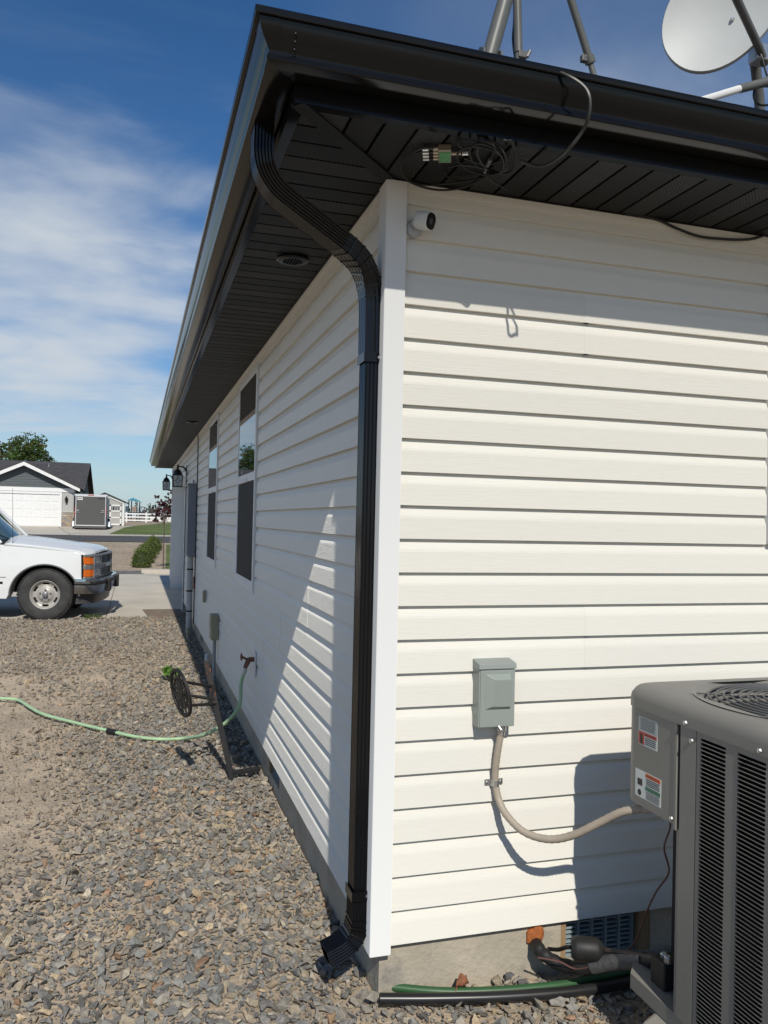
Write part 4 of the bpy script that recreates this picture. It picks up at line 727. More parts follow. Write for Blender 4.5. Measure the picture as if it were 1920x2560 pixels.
# ------------------------------------------------------------------ crushed rock: real stones in one mass
def hull_stone(seed):
    r_ = np.random.default_rng(seed); n = r_.integers(8, 12); p = r_.normal(size=(n, 3)); p /= np.linalg.norm(p, axis=1)[:, None]; p *= r_.uniform(.72, 1.1, (n, 1)); p *= np.array([1.0, r_.uniform(.55, .9), r_.uniform(.30, .62)])
    b = bmesh.new(); [b.verts.new(q) for q in p]; b.verts.ensure_lookup_table(); res = bmesh.ops.convex_hull(b, input=b.verts)
    junk = [g for g in res['geom_interior'] if isinstance(g, bmesh.types.BMVert)]; bmesh.ops.delete(b, geom=list(set(junk)), context='VERTS'); b.verts.ensure_lookup_table(); bmesh.ops.triangulate(b, faces=b.faces)
    b.verts.index_update(); V = np.array([v.co[:] for v in b.verts]); F = np.array([[v.index for v in f.verts] for f in b.faces]); b.free(); return V, F
STONES = [hull_stone(100+i) for i in range(36)]
PAL = 1.50*np.array([1.03, 1.0, .92])*np.array([(.155, .155, .155), (.125, .128, .132), (.19, .18, .165), (.10, .102, .106), (.235, .205, .16), (.28, .225, .16), (.21, .135, .09), (.17, .155, .14), (.26, .235, .20), (.145, .15, .15), (.28, .19, .125)])
PW = np.array([.19, .17, .14, .12, .09, .045, .025, .12, .06, .09, .01]); PW = PW/PW.sum()
def fbm(x, y):
    return (np.sin(1.9*x+1.3*y+.5)+np.sin(-1.1*x+2.7*y+2.1)+.6*np.sin(5.3*x+3.1*y)+.5*np.sin(-4.1*x+6.7*y+1.))/3.1
def scatter(name, x0, x1, y0, y1, sp, smin, smax, keep, zoff, seed, pal=PAL, pw=PW, kindlabel=None, dusty=None):
    r_ = np.random.default_rng(seed); nx, ny = int((x1-x0)/sp), int((y1-y0)/sp); gx, gy = np.meshgrid(np.arange(nx), np.arange(ny)); x = x0+(gx.ravel()+r_.uniform(0, 1, nx*ny))*sp; y = y0+(gy.ravel()+r_.uniform(0, 1, nx*ny))*sp
    ok = keep(x, y, r_); x, y = x[ok], y[ok]; n = len(x); s_ = smin+(smax-smin)*r_.uniform(0, 1, n)**2.8; which = r_.integers(0, len(STONES), n)
    yaw = r_.uniform(0, 2*np.pi, n); tx = r_.normal(0, .42, n); ty = r_.normal(0, .42, n); ci = r_.choice(len(pal), n, p=pw); cl = pal[ci]*r_.uniform(.78, 1.22, (n, 1))
    if dusty is not None:
        d_ = dusty(x, y)[:, None]*r_.uniform(.5, 1, (n, 1)); cl = cl*(1-d_)+np.array([.33, .27, .20])*d_
    VV, FF, CC = [], [], []; off = 0
    for k, (V, F) in enumerate(STONES):
        m_ = np.where(which == k)[0]
        if not len(m_): continue
        P = V[None]*s_[m_, None, None]*np.ones((1, 1, 3)); c_, sn = np.cos(tx[m_])[:, None], np.sin(tx[m_])[:, None]; a = P[..., 1]*c_-P[..., 2]*sn; b = P[..., 1]*sn+P[..., 2]*c_; P = np.stack([P[..., 0], a, b], -1)
        c_, sn = np.cos(ty[m_])[:, None], np.sin(ty[m_])[:, None]; a = P[..., 0]*c_+P[..., 2]*sn; b = -P[..., 0]*sn+P[..., 2]*c_; P = np.stack([a, P[..., 1], b], -1)
        c_, sn = np.cos(yaw[m_])[:, None], np.sin(yaw[m_])[:, None]; a = P[..., 0]*c_-P[..., 1]*sn; b = P[..., 0]*sn+P[..., 1]*c_; P = np.stack([a, b, P[..., 2]], -1)
        z = np.array([gz(q) for q in y[m_]])+zoff+s_[m_]*r_.uniform(.02, .42, len(m_))
        P[..., 0] += x[m_, None]; P[..., 1] += y[m_, None]; P[..., 2] += z[:, None]
        VV.append(P.reshape(-1, 3)); FF.append((F[None]+(np.arange(len(m_))*len(V))[:, None, None]+off).reshape(-1, 3)); CC.append(np.repeat(cl[m_], len(V), 0)); off += len(m_)*len(V)
    VV, FF, CC = np.concatenate(VV), np.concatenate(FF), np.concatenate(CC); me = bpy.data.meshes.new(name); me.vertices.add(len(VV)); me.vertices.foreach_set('co', VV.ravel().astype(np.float32)); me.loops.add(FF.size); me.loops.foreach_set('vertex_index', FF.ravel().astype(np.int32)); me.polygons.add(len(FF)); me.polygons.foreach_set('loop_start', np.arange(0, FF.size, 3, dtype=np.int32)); me.update(calc_edges=True)
    me.shade_flat(); at = me.color_attributes.new('Col', 'FLOAT_COLOR', 'POINT'); at.data.foreach_set('color', np.concatenate([CC, np.ones((len(CC), 1))], 1).ravel().astype(np.float32))
    me.materials.append(M_STONE); o = bpy.data.objects.new(name, me); COL.objects.link(o); o['kind'] = 'stuff'; o['label'] = kindlabel; o['category'] = 'gravel'; print(name, n, 'stones', len(FF), 'tris'); return o
M_STONE = mat('crushed_rock', (.2, .2, .2), .88, var=.32, vscale=70, bump=.6, bscale=160, attr='Col', spec=.35)
def dirtmask(x, y):                                                   # bare sandy patches away from the house
    d = np.zeros_like(x)
    for cx_, cy_, rx, ry, a in ((-1.56, 2.4, .46, 1.2, 1.1), (-1.75, 4.2, .60, 1.2, 1.0), (-1.1, 6.3, .6, 1.4, .5), (-2.1, 5.2, .6, 1.3, .9), (-2.6, 7.5, .9, 1.6, .55), (-1.25, 5.5, .35, .8, .35), (-1.0, 3.4, .35, .5, .2), (-3.0, 3.5, 1.2, 2, .8)):
        d = np.maximum(d, a*np.exp(-(((x-cx_)/rx)**2+((y-cy_)/ry)**2)))
    return np.clip(d*1.25+.22*fbm(x*1.7, y*1.7)*np.clip(d*2.2, 0, 1), 0, 1)
def outside(x, y):
    h = (x > .02) & (y > .02); a = (x > ax0-.09) & (x < ax1+.08) & (y < -.50) & (y > ay0-.08); return ~(h | a)
keep_near = lambda x, y, r_: outside(x, y) & (r_.uniform(0, 1, len(x)) > .93*dirtmask(x, y)**.8)
dust = lambda x, y: np.clip(.11+.74*dirtmask(x, y)+.12*fbm(x*.9, y*.9)+.050*np.clip(y-2, 0, 9), 0, .85)
scatter('gravel', -3.4, 2.4, -1.9, 4.6, .0235, .010, .038, keep_near, .004, 1, kindlabel='crushed grey and tan rock covering the yard near the house', dusty=dust)
scatter('gravel', -5.2, .03, 4.6, 11.02, .033, .014, .042, keep_near, .004, 2, kindlabel='crushed rock farther along the house towards the driveway', dusty=dust)
scatter('gravel_chips', -2.6, 1.4, -1.4, 4.6, .024, .004, .010, lambda x, y, r_: outside(x, y) & (r_.uniform(0, 1, len(x)) > .25), .004, 3, kindlabel='small sandy chips lying between the larger rocks', dusty=lambda x, y: np.full_like(x, .45))
# a few odd stones leaning on the foundation
for i, (u, v, s_, cl, lb) in enumerate(((1268, 2425, .034, (.12, .12, .125), 'upright pointed dark grey stone leaning on the foundation'), (1305, 2450, .034, (.12, .115, .11), 'large dark stone beside the pointed one at the foundation'), (915, 2440, .042, (.26, .24, .20), 'large pale angular stone at the foot of the corner'), (1258, 2462, .022, (.15, .09, .06), 'small brown stone in front of the pointed stone'))):
    V, F = STONES[i*5]; q = pix(u, v, 2, -.155); mb = MB(); k_ = (.55, .8, 1.6) if i == 0 else (1, 1, 1.2); mb.add([(q.x+a*s_*k_[0], min(q.y, .0)+b*s_*k_[1]*.7, q.z-.008+c*s_*k_[2]) for a, b, c in V], [tuple(f) for f in F.tolist()])
    o = build('stone', mb, mat('stone_%d' % i, cl, .85, var=.3, vscale=50, bump=.5, bscale=120)); tag(o, lb, 'stone', 'single stones by the foundation')
# weeds
def weed(name, base, n, h, sp, leaf, seed, label, col, lobes=1):
    r_ = random.Random(seed); t = thing(name, label, 'plant', tuple(base)); M_ = mat('weed_'+name, col, .6, trans=.3, var=.2, vscale=30); st = MB(); lf = MB(); b0 = Vector(base)
    for i in range(n):
        a = r_.uniform(0, 6.28); e = b0+Vector((math.cos(a)*sp*r_.uniform(.2, 1), math.sin(a)*sp*r_.uniform(.2, 1), h*r_.uniform(.4, 1))); md = (b0+e)/2+Vector((0, 0, h*.18)); pts = smoothpath([b0, md, e], 4); st.tube(pts, .0022, 4)
        for j in range(lobes):
            aa = a+r_.uniform(-1.2, 1.2); d_ = Vector((math.cos(aa), math.sin(aa), r_.uniform(-.2, .35))).normalized(); s_ = d_.cross(Vector((0, 0, 1))).normalized(); c_ = e-(e-b0)*r_.uniform(0, .45); ln = leaf*r_.uniform(.6, 1.1)
            P = []
            for k in range(13):
                q = k/12*2*math.pi; rr = 1+.28*math.cos(5*q); P.append(c_+d_*(ln*.5*(1-math.cos(q)*rr*.9))+s_*(math.sin(q)*ln*.38*rr)+Vector((0, 0, .012*math.sin(q*2))))
            m0 = sum(P, Vector())/13; o_ = len(lf.v); lf.add([m0]+P, [(0, k+1, (k+1) % 13+1) for k in range(13)])
    build('stem', st, M_, t)['kind'] = 'stuff'; build('leaves', lf, M_, t)['kind'] = 'stuff'
weed('weed', pix(424, 1700, 2, -.19), 9, .17, .10, .085, 3, 'bright green leafy weed growing in the gravel near the hose stand', (.12, .26, .035), 2)
weed('creeping_weed', pix(228, 1549, 2, -.19), 16, .09, .16, .035, 5, 'low green creeping weed at the slab corner by the pickup tyre', (.10, .15, .04), 3)
r_ = random.Random(4); mb = MB(); bp0 = pix(555, 2072, 2, -.165)
for i in range(16):
    a = r_.uniform(0, 6.28); q = bp0+Vector((r_.uniform(-.02, .02), r_.uniform(-.03, .03), .012)); d_ = Vector((math.cos(a), math.sin(a), r_.uniform(-.1, .3)))*.04; mb.tube([q-d_, q, q+d_], [.0006, .0014, .0006], 3)
o = build('dry_grass_clump', mb, mat('straw', (.55, .46, .30), .8)); tag(o, 'small pale clump of dry grass lying on the gravel', 'dry grass')
# ------------------------------------------------------------------ white pickup, built in its own frame: x forward, y left, z up from the ground
PSI = math.radians(-7.0); M_TRUCK = mat('truck_white', (.74, .76, .76), .22, coat=.6, var=.02, vscale=2); M_CHROME = mat('chrome', (.50, .51, .52), .14, metal=1.0); M_TYRE = mat('tyre', (.045, .045, .045), .85, var=.35, vscale=9, bump=.6, bscale=60)
M_GRILLE = mat('grille_black', (.012, .012, .012), .5); M_TRIM = mat('trim_grey', (.22, .225, .23), .35, metal=.4); M_AMBER = mat('lens_amber', (.62, .13, .01), .18, coat=.5); M_LENS = mat('lens_clear', (.36, .35, .30), .12, coat=.6); M_RIM = mat('rim_silver', (.40, .385, .355), .4, metal=.15, var=.1); M_UNDER = mat('underbody', (.012, .012, .012), .9); M_WSH = mat('windscreen', (.05, .09, .085), .03, spec=.8, ior=1.7)
hubw = W(112, 1492, 10.8); X0 = hubw.x+.92*math.sin(-PSI); Y0 = 10.8+.92*math.cos(PSI)
truck = thing('pickup_truck', 'white full size pickup truck parked facing right at the left edge', 'pickup truck', (X0, Y0, -.212), PSI)
def tb(name, mb, m_, par=None, **k): return build(name, mb, m_, par or truck, local=True, **k)
def arch(cx_, rx, rz_, a0, a1, n=18): return [(cx_+rx*math.cos(a), .40+rz_*math.sin(a)) for a in [a0+(a1-a0)*i/n for i in range(n+1)]]
HW = .975
def side_profile(): # clockwise from the front, seen from the right
    P = [(.47, .47), (.535, .47), (.560, .66), (.585, .86), (.590, 1.00), (.575, 1.035), (.45, 1.060), (.12, 1.105), (-.32, 1.145), (-.70, 1.165), (-2.2, 1.175), (-4.55, 1.175), (-4.60, 1.10), (-4.58, .52), (-4.0, .48)]
    P += arch(-3.42, .47, .45, .12, math.pi-.12); P += [(-2.85, .34), (-.55, .34)]; P += [(x, z) for x, z in arch(0, .505, .468, .10, math.pi-.08)][::-1]; return P
def bulge(z): return .020*math.sin(max(0, min(1, (z-.35)/.8))*math.pi)**.7
SP = side_profile()
for s_ in (-1, 1):
    body = tb('body_side', MB().loft([(x, s_*(HW-.030+bulge(z)), z) for x, z in SP], [(x, s_*.70, z) for x, z in SP]), M_TRUCK, bevel=.02, seg=3)
    A = [(x, s_*(HW-.020+bulge(z)), z) for x, z in arch(0, .508, .472, -.02, math.pi+.02, 30)]; tb('wheel_lip', MB().tube(A, .012, 6), M_TRIM, body, smooth=True)
    tb('door_seam', MB().box(-.668, -.660, s_*(HW-.012)-.004, s_*(HW-.012)+.004, .40, 1.15), M_UNDER, body); tb('body_crease', MB().box(-4.5, -.56, s_*(HW-.008)-.004, s_*(HW-.008)+.004, .668, .676), M_TRIM, body)
    tb('rub_strip', MB().box(-4.5, -.60, s_*(HW-.022)-.012, s_*(HW-.022)+.012, .565, .605), M_UNDER, body, bevel=.004)
# bonnet with crown, creased shoulders and a rolled front edge
def frontx(y): return .745-.12*(abs(y)/.97)**3.2
nxs = [i/14 for i in range(15)]; nys = [-1+2*i/20 for i in range(21)]; R = []
def hoodpt(u_, v_):
    y = v_*.955; xr = -.60; x = xr+(frontx(y)-.045-xr)*u_; zs = 1.165-.115*u_**1.3; crown = .125*(1-abs(v_)**2.6)*(1-.35*u_); z = zs+crown-.045*max(0, (u_-.86)/.14)**2
    sh = .012*math.exp(-((abs(v_)-.62)/.05)**2); return (x, y, z+sh)
R = [[hoodpt(a, b) for b in nys] for a in nxs]; R.append([(frontx(b*.955)-.035, b*.955, hoodpt(1, b)[2]-.028) for b in nys]); R.append([(frontx(b*.955)-.06, b*.955, hoodpt(1, b)[2]-.050) for b in nys])
hood = tb('bonnet', MB().rings(R, False), M_TRUCK, smooth=True); sm = hood.modifiers.new('s', 'SOLIDIFY'); sm.thickness = .012
tb('bonnet_seam', MB().tube([(hoodpt(a, -.985)[0], -.945, hoodpt(a, -.985)[2]-.004) for a in nxs], .006, 4), M_UNDER); tb('inner_wing', MB().box(-.60, .52, -.90, .90, .88, 1.02), M_UNDER); tb('engine_bay', MB().box(-.60, .50, -.42, .42, .42, .90), M_UNDER); tb('firewall', MB().box(-4.5, -.58, -.72, .72, .40, 1.05), M_UNDER)
tb('cowl', MB().loft([(-.60, -.90, 1.14), (-.60, .90, 1.14), (-.60, .90, 1.20), (-.60, 0, 1.275), (-.60, -.90, 1.20)], [(-.86, -.90, 1.14), (-.86, .90, 1.14), (-.86, .90, 1.20), (-.86, 0, 1.25), (-.86, -.90, 1.20)]), M_GRILLE)
# front face following the plan curve
FPL = [(.572, -.972), (.640, -.925), (.690, -.850), (.712, -.66), (.724, -.46), (.735, -.2), (.738, 0)]; FPL = FPL+[(x, -y) for x, y in FPL[-2::-1]]
def band(i0, i1, z0, z1, th, off=0.0, cut=None):
    seg = FPL[i0:i1+1]; R = []
    for x, y in seg:
        R.append([(x+off, y, z0), (x+off+th, y, z0), (x+off+th-.012*(z1 > .9), y, z1), (x+off-.012*(z1 > .9), y, z1)])
    return MB().rings(R, True, True, True)
n = len(FPL)-1
grl = tb('grille', band(0, n, .66, 1.03, .02, -.035), M_GRILLE)
for z0, z1 in ((.995, 1.030), (.800, .872), (.655, .682)): tb('grille_bar', band(0, n, z0, z1, .035, -.015), M_TRIM, grl, bevel=.006)
tb('grille_emblem_bar', band(5, n-5, .812, .860, .02, .021), M_CHROME, grl, bevel=.004)
for z0 in (.885, .912, .940, .968, .695, .722, .750, .776): tb('grille_slat', band(4, n-4, z0, z0+.010, .016, -.012), M_TRIM, grl)
for i0, i1 in ((0, 2), (n-2, n)):
    for z0, z1 in ((.878, .992), (.686, .798)): tb('indicator_lamp', band(i0, i1, z0, z1, .022, -.008), M_AMBER, bevel=.006)
for i0, i1 in ((2, 4), (n-4, n-2)):
    for z0, z1 in ((.878, .992), (.686, .798)): tb('headlight', band(i0, i1, z0, z1, .018, -.008), M_LENS, bevel=.005)
for i_ in (2, 4, n-4, n-2): x, y = FPL[i_]; tb('lamp_divider', MB().box(x-.01, x+.020, y-.008, y+.008, .66, 1.01), M_TRIM, grl)
# chrome bumper, rubber strip, guards and air dam
BP = [(.44, -.975), (.56, -.985), (.66, -.965), (.745, -.90), (.800, -.75), (.835, -.5), (.850, -.2), (.855, 0)]; BP = BP+[(x, -y) for x, y in BP[-2::-1]]
def bsec(p, z0, z1, th, off): x, y = p; return [(x+off-th, y, z0), (x+off, y, z0), (x+off+.012, y, (z0+z1)/2), (x+off, y, z1), (x+off-th, y, z1)]
def outn(i):
    a = Vector(BP[max(i-1, 0)]); b = Vector(BP[min(i+1, len(BP)-1)]); d_ = (b-a).normalized(); return Vector((d_.y, -d_.x))
def bring(z0, z1, off, th):
    R = []
    for i, p in enumerate(BP):
        q = Vector(p); o_ = outn(i); a = q+o_*off; b = q+o_*(off-th); mdp = q+o_*(off+.010); R.append([(b.x, b.y, z0), (a.x-.004, a.y, z0), (mdp.x, mdp.y, (z0+z1)/2), (a.x, a.y, z1), (b.x, b.y, z1)])
    return MB().rings(R, True, True, True)
bum = tb('bumper', bring(.425, .655, 0, .05), M_CHROME, smooth=True); tb('bumper_strip', bring(.555, .612, .011, .02), M_RUBBER, bum)
for y in (-.42, .42): tb('bumper_guard', MB().box(.82, .895, y-.05, y+.05, .43, .64), M_RUBBER, bum, bevel=.015)
AD = [(x-.10, y*.90) for x, y in BP[1:-1]]; tb('air_dam', MB().rings([[(x-.02, y, .26), (x, y, .26), (x+.03, y, .43), (x, y, .43)] for x, y in AD], True, True, True), mat('air_dam_grey', (.05, .052, .055), .45), smooth=True)
# cab and box
CP = [(-.62, 1.22), (-1.24, 1.80), (-1.45, 1.845), (-2.0, 1.845), (-2.20, 1.78), (-2.26, 1.17), (-.62, 1.17)]
roofp = tb('cab_roof', MB().loft([(x, -.70, z) for x, z in [(-1.18, 1.77), (-1.26, 1.815), (-1.45, 1.85), (-2.02, 1.85), (-2.18, 1.79), (-2.18, 1.74)]], [(x, .70, z) for x, z in [(-1.18, 1.77), (-1.26, 1.815), (-1.45, 1.85), (-2.02, 1.85), (-2.18, 1.79), (-2.18, 1.74)]]), M_TRUCK, bevel=.03, seg=3)
for s_ in (-1, 1):
    tb('pillar', MB().tube([(-.66, s_*.90, 1.18), (-1.22, s_*.73, 1.78)], .032, 6), M_TRUCK); tb('pillar', MB().tube([(-2.22, s_*.90, 1.16), (-2.15, s_*.73, 1.78)], .05, 6), M_TRUCK)
    tb('side_glass', MB().loft([(-.72, s_*.885, 1.17), (-2.18, s_*.885, 1.17), (-2.12, s_*.735, 1.76), (-1.24, s_*.735, 1.76)], [(-.72, s_*.879, 1.17), (-2.18, s_*.879, 1.17), (-2.12, s_*.729, 1.76), (-1.24, s_*.729, 1.76)]), M_WSH)
ws = tb('windscreen', MB().rings([[(-.64-.10*(abs(v_)**2), v_*.86, 1.255-.05*abs(v_)**2), ] + [(-.64-.10*(abs(v_)**2)-.57*q, v_*(.86-.16*q), 1.255-.05*abs(v_)**2+.54*q) for q in (.33, .66, 1)] for v_ in [-1+.2*i for i in range(11)]], False), M_WSH, smooth=True)
for y in (-.62, .0):
    tb('wiper', MB().tube([(-.66, y+.1, 1.25), (-.72, y-.12, 1.30), (-.76, y-.45, 1.305)], .009, 5), M_GRILLE); 
tb('seat', MB().box(-1.95, -1.45, -.65, .65, .9, 1.45), mat('seat_grey', (.12, .12, .13), .9), bevel=.05); tb('dashboard', MB().box(-1.05, -.80, -.80, .80, 1.0, 1.19), M_GRILLE, bevel=.03)
tb('cab_back', MB().box(-2.28, -2.20, -.86, .86, .5, 1.2), M_TRUCK); tb('tailgate', MB().box(-4.60, -4.54, -.69, .69, .55, 1.16), M_TRUCK)
tb('aerial', MB().tube([(-.50, -.86, 1.185), (-.50, -.86, 1.20), (-.525, -.86, 2.03)], [.012, .004, .0022], 6), M_GRILLE)
def wheel(cx_, cy_, s_, label=None):
    c = (cx_, cy_, .402); R = []; w_ = .13
    prof = [(.215, -.10), (.245, -.118), (.30, -.132), (.355, -.128), (.385, -.112), (.400, -.085), (.4045, -.05), (.4045, .05), (.400, .085), (.385, .112), (.30, .132), (.215, .10)]
    ty = tb('wheel', MB().rings([[(c[0]+r*math.cos(2*math.pi*k/56), c[1]+h, c[2]+r*math.sin(2*math.pi*k/56)) for k in range(56)] for r, h in prof+prof[:1]]), M_TYRE, smooth=True)
    tr = MB()
    for k in range(48):
        a = 2*math.pi*k/48
        for y0, y1, da in ((-.122, -.075, 0), (-.060, .0, .065), (.012, .065, 0), (.078, .122, .065)):
            q = []
            for r in (.396, .4085):
                for aa in (a+da-.045, a+da+.045):
                    for yy in (y0, y1): q.append((c[0]+r*math.cos(aa), c[1]+yy, c[2]+r*math.sin(aa)))
            tr.add(q, [(4, 5, 7, 6), (0, 1, 5, 4), (2, 6, 7, 3), (0, 4, 6, 2), (1, 3, 7, 5)])
    o = tb('tread', tr, M_TYRE, ty); o['kind'] = 'stuff'
    f = -1 if s_ < 0 else 1; rad = [.030, .060, .105, .112, .140, .155, .184, .196, .212, .222, .216]; dep = [.070, .070, .070, .050, .044, .046, .050, .060, .098, .108, .085]
    rm = MB(); nA = 72
    for i in range(len(rad)-1):
        for k in range(nA):
            if i == 5 and (k % 12) in (3, 4, 5, 6, 7, 8): continue
            a0, a1 = 2*math.pi*k/nA, 2*math.pi*(k+1)/nA
            rm.add([(c[0]+rad[i]*math.cos(a0), c[1]+f*dep[i], c[2]+rad[i]*math.sin(a0)), (c[0]+rad[i]*math.cos(a1), c[1]+f*dep[i], c[2]+rad[i]*math.sin(a1)), (c[0]+rad[i+1]*math.cos(a1), c[1]+f*dep[i+1], c[2]+rad[i+1]*math.sin(a1)), (c[0]+rad[i+1]*math.cos(a0), c[1]+f*dep[i+1], c[2]+rad[i+1]*math.sin(a0))], [(0, 1, 2, 3)])
    ri = tb('rim', rm, M_RIM, ty, smooth=True); b_ = bmesh.new(); b_.from_mesh(ri.data); bmesh.ops.remove_doubles(b_, verts=b_.verts, dist=1e-4); bmesh.ops.recalc_face_normals(b_, faces=b_.faces); b_.to_mesh(ri.data); b_.free(); sm = ri.modifiers.new('s', 'SOLIDIFY'); sm.thickness = .006
    tb('brake_drum', MB().lathe([(.205, 0), (.205, f*.02)], (c[0], c[1], c[2]), 'y', 24), M_UNDER, ty)
    tb('hub_cap', MB().lathe([(.045, f*.07), (.043, f*.105), (.034, f*.112)], c, 'y', 16), M_TRIM, ty, smooth=True)
    for k in range(5):
        a = 2*math.pi*k/5+.3; tb('lug_nut', MB().lathe([(.014, f*.066), (.014, f*.088), (.008, f*.092)], (c[0]+.080*math.cos(a), c[1], c[2]+.080*math.sin(a)), 'y', 6), M_TRIM, ty)
for cx_ in (0, -3.42):
    for s_ in (-1, 1): wheel(cx_, s_*.815, s_)
tb('axle', MB().tube([(0, -.8, .40), (0, .8, .40)], .05, 8), M_UNDER); tb('frame_rail', MB().box(-4.4, .55, -.45, -.35, .40, .52), M_UNDER); tb('frame_rail', MB().box(-4.4, .55, .35, .45, .40, .52), M_UNDER)
# ------------------------------------------------------------------ leaves for trees and shrubs
def leafcloud(mb, cols, pts, size, seed, tint, spread=.25):
    r_ = random.Random(seed)
    for p in pts:
        d_ = Vector((r_.gauss(0, 1), r_.gauss(0, 1), r_.gauss(.3, 1))).normalized(); s_ = d_.orthogonal().normalized(); s_.rotate(Matrix.Rotation(r_.uniform(0, 6.28), 3, d_)); u_ = d_.cross(s_); L_ = size*r_.uniform(.6, 1.3); w_ = L_*r_.uniform(.4, .6)
        o_ = len(mb.v); mb.v += [tuple(p-s_*L_*.5), tuple(p+u_*w_*.5), tuple(p+s_*L_*.5), tuple(p-u_*w_*.5)]; mb.f.append((o_, o_+1, o_+2, o_+3)); k_ = r_.uniform(1-spread, 1+spread); hs = r_.uniform(.85, 1.15); cols += [(tint[0]*k_*hs, tint[1]*k_, tint[2]*k_/hs, 1)]*4
def leafobj(name, mb, cols, m_, par):
    me = bpy.data.meshes.new(name); org = ORG[par]; me.from_pydata([(x-org.x, y-org.y, z-org.z) for x, y, z in mb.v], [], mb.f); at = me.color_attributes.new('Col', 'FLOAT_COLOR', 'POINT'); at.data.foreach_set('color', np.array(cols, dtype=np.float32).ravel()); me.materials.append(m_); o = bpy.data.objects.new(name, me); link_obj(o, par); ORG[o] = org; o['kind'] = 'stuff'; return o
M_LV = mat('leaves', (.1, .2, .05), .6, attr='Col', trans=.35); M_BARK = mat('bark', (.10, .075, .055), .9, bump=.6, bscale=40, var=.2)
def tree(name, base, h, clumps, n, leaf, tint, label, seed, trunk_r=.2, cat='tree', group=None, lt=.35):
    """clumps: (dx, dy, z, r); leaves fill small puffs inside each clump so that sky shows between them"""
    r_ = random.Random(seed); t = thing(name, label, cat, tuple(base), group=group); b0 = Vector(base); top = b0+Vector((0, 0, h*.72)); tk = MB().tube(smoothpath([b0-Vector((0, 0, .1)), b0+Vector((r_.uniform(-.1, .1)*h*.1, 0, h*.35)), top], 4), [trunk_r*(1-.085*i) for i in range(9)], 8)
    for dx, dy, z, r in clumps:
        e = b0+Vector((dx, dy, z)); st = b0+Vector((0, 0, max(h*lt*.6, min(z*.62, h*.6)))); tk.tube(smoothpath([st, (st+e)/2+Vector((0, 0, -.04*h)), e], 3), [trunk_r*.45*(1-.13*i) for i in range(7)], 5)
    build('trunk', tk, M_BARK, t, smooth=True); mb = MB(); cols = []; tot = sum(c[3]**2 for c in clumps)
    for dx, dy, z, r in clumps:
        k_ = max(6, int(n*r*r/tot/14))
        for _ in range(k_):
            d_ = Vector((r_.gauss(0, 1), r_.gauss(0, 1), r_.gauss(0, 1))).normalized()*r*r_.uniform(.35, 1.0); c_ = b0+Vector((dx, dy, z))+d_; pr_ = r*r_.uniform(.16, .34)
            leafcloud(mb, cols, [c_+Vector((r_.gauss(0, 1), r_.gauss(0, 1), r_.gauss(0, .8)))*pr_*.55 for _ in range(14)], leaf, r_.randint(0, 10**6), tuple(q*r_.uniform(.75, 1.25) for q in tint))
    leafobj('crown', mb, cols, M_LV, t); return t
def rc(seed, n, rx, ry, z0, z1, r0, r1, taper=.5):
    r_ = random.Random(seed); out = []
    for i in range(n):
        f = r_.uniform(0, 1); z = z0+(z1-z0)*f; k_ = 1-taper*abs(f-.35)/.65; a = r_.uniform(0, 6.28); q = math.sqrt(r_.uniform(0, 1)); out.append((rx*k_*q*math.cos(a), ry*k_*q*math.sin(a), z, r_.uniform(r0, r1)*k_))
    return out
# ------------------------------------------------------------------ neighbour's house
M_BB = mat('board_batten_grey', (.42, .42, .41), .7, var=.05, vscale=2); M_GABLE = mat('gable_slate', (.085, .100, .105), .7, var=.08, vscale=4); M_NROOF = mat('roof_charcoal', (.060, .058, .060), .9, var=.25, vscale=2.5, bump=.6, bscale=9)
NY = 54.4; gb = gz(NY)+.005
nxr = W(183, 1300, NY).x; npk = W(60, 1154, NY-.45); ncx = npk.x; nxl = 2*ncx-nxr; zfr = W(100, 1221, NY).z
nh = thing('neighbour_house', 'grey house across the road with white garage door and dark gable', 'house', (ncx, NY, gb))
build('wall', MB().box(nxl, nxr, NY, NY+6.5, gb-.3, zfr), M_BB, nh)
for i in range(26):
    x = nxl+.12+i*(nxr-nxl-.24)/25
    if x > W(150, 1300, NY).x: build('batten', MB().box(x-.02, x+.02, NY-.02, NY, gb+.9, zfr-.001), M_BB, nh)
dxr = W(148, 1300, NY).x; dxl = 2*ncx-dxr; dzt = W(140, 1236, NY).z
gdr = build('garage_door', MB().box(dxl, dxr, NY-.03, NY-.001, gb, dzt), M_WHITE, nh)
build('door_frame', MB().box(dxr, dxr+.14, NY-.10, NY-.001, gb, dzt+.14), M_WHITE, nh); build('door_frame', MB().box(dxl-.14, dxl, NY-.10, NY-.001, gb, dzt+.14), M_WHITE, nh); build('door_frame', MB().box(dxl, dxr, NY-.10, NY-.001, dzt, dzt+.14), M_WHITE, nh)
for i in range(4):
    for j in range(8):
        pw_ = (dxr-dxl)/8; ph_ = (dzt-gb)/4; build('panel', MB().box(dxl+j*pw_+.05, dxl+(j+1)*pw_-.05, NY-.045, NY-.0305, gb+i*ph_+.06, gb+(i+1)*ph_-.06), M_WHITE, gdr, bevel=.006)
r_ = random.Random(8); z = gb-.05
while z < gb+.86:                                                    # stacked stone wainscot by the door
    hh = r_.uniform(.09, .16); x = dxr+.15
    while x < nxr+.02:
        ww = r_.uniform(.18, .42); build('stone', MB().box(x, min(x+ww, nxr+.05)-.012, NY-.05-r_.uniform(0, .03), NY, z, z+hh-.012), mat('veneer_%d' % r_.randint(0, 4), [(.40, .31, .23), (.30, .28, .26), (.46, .38, .30), (.24, .22, .21), (.36, .27, .20)][r_.randint(0, 4)], .85, var=.2, vscale=4), nh); x += ww
    z += hh
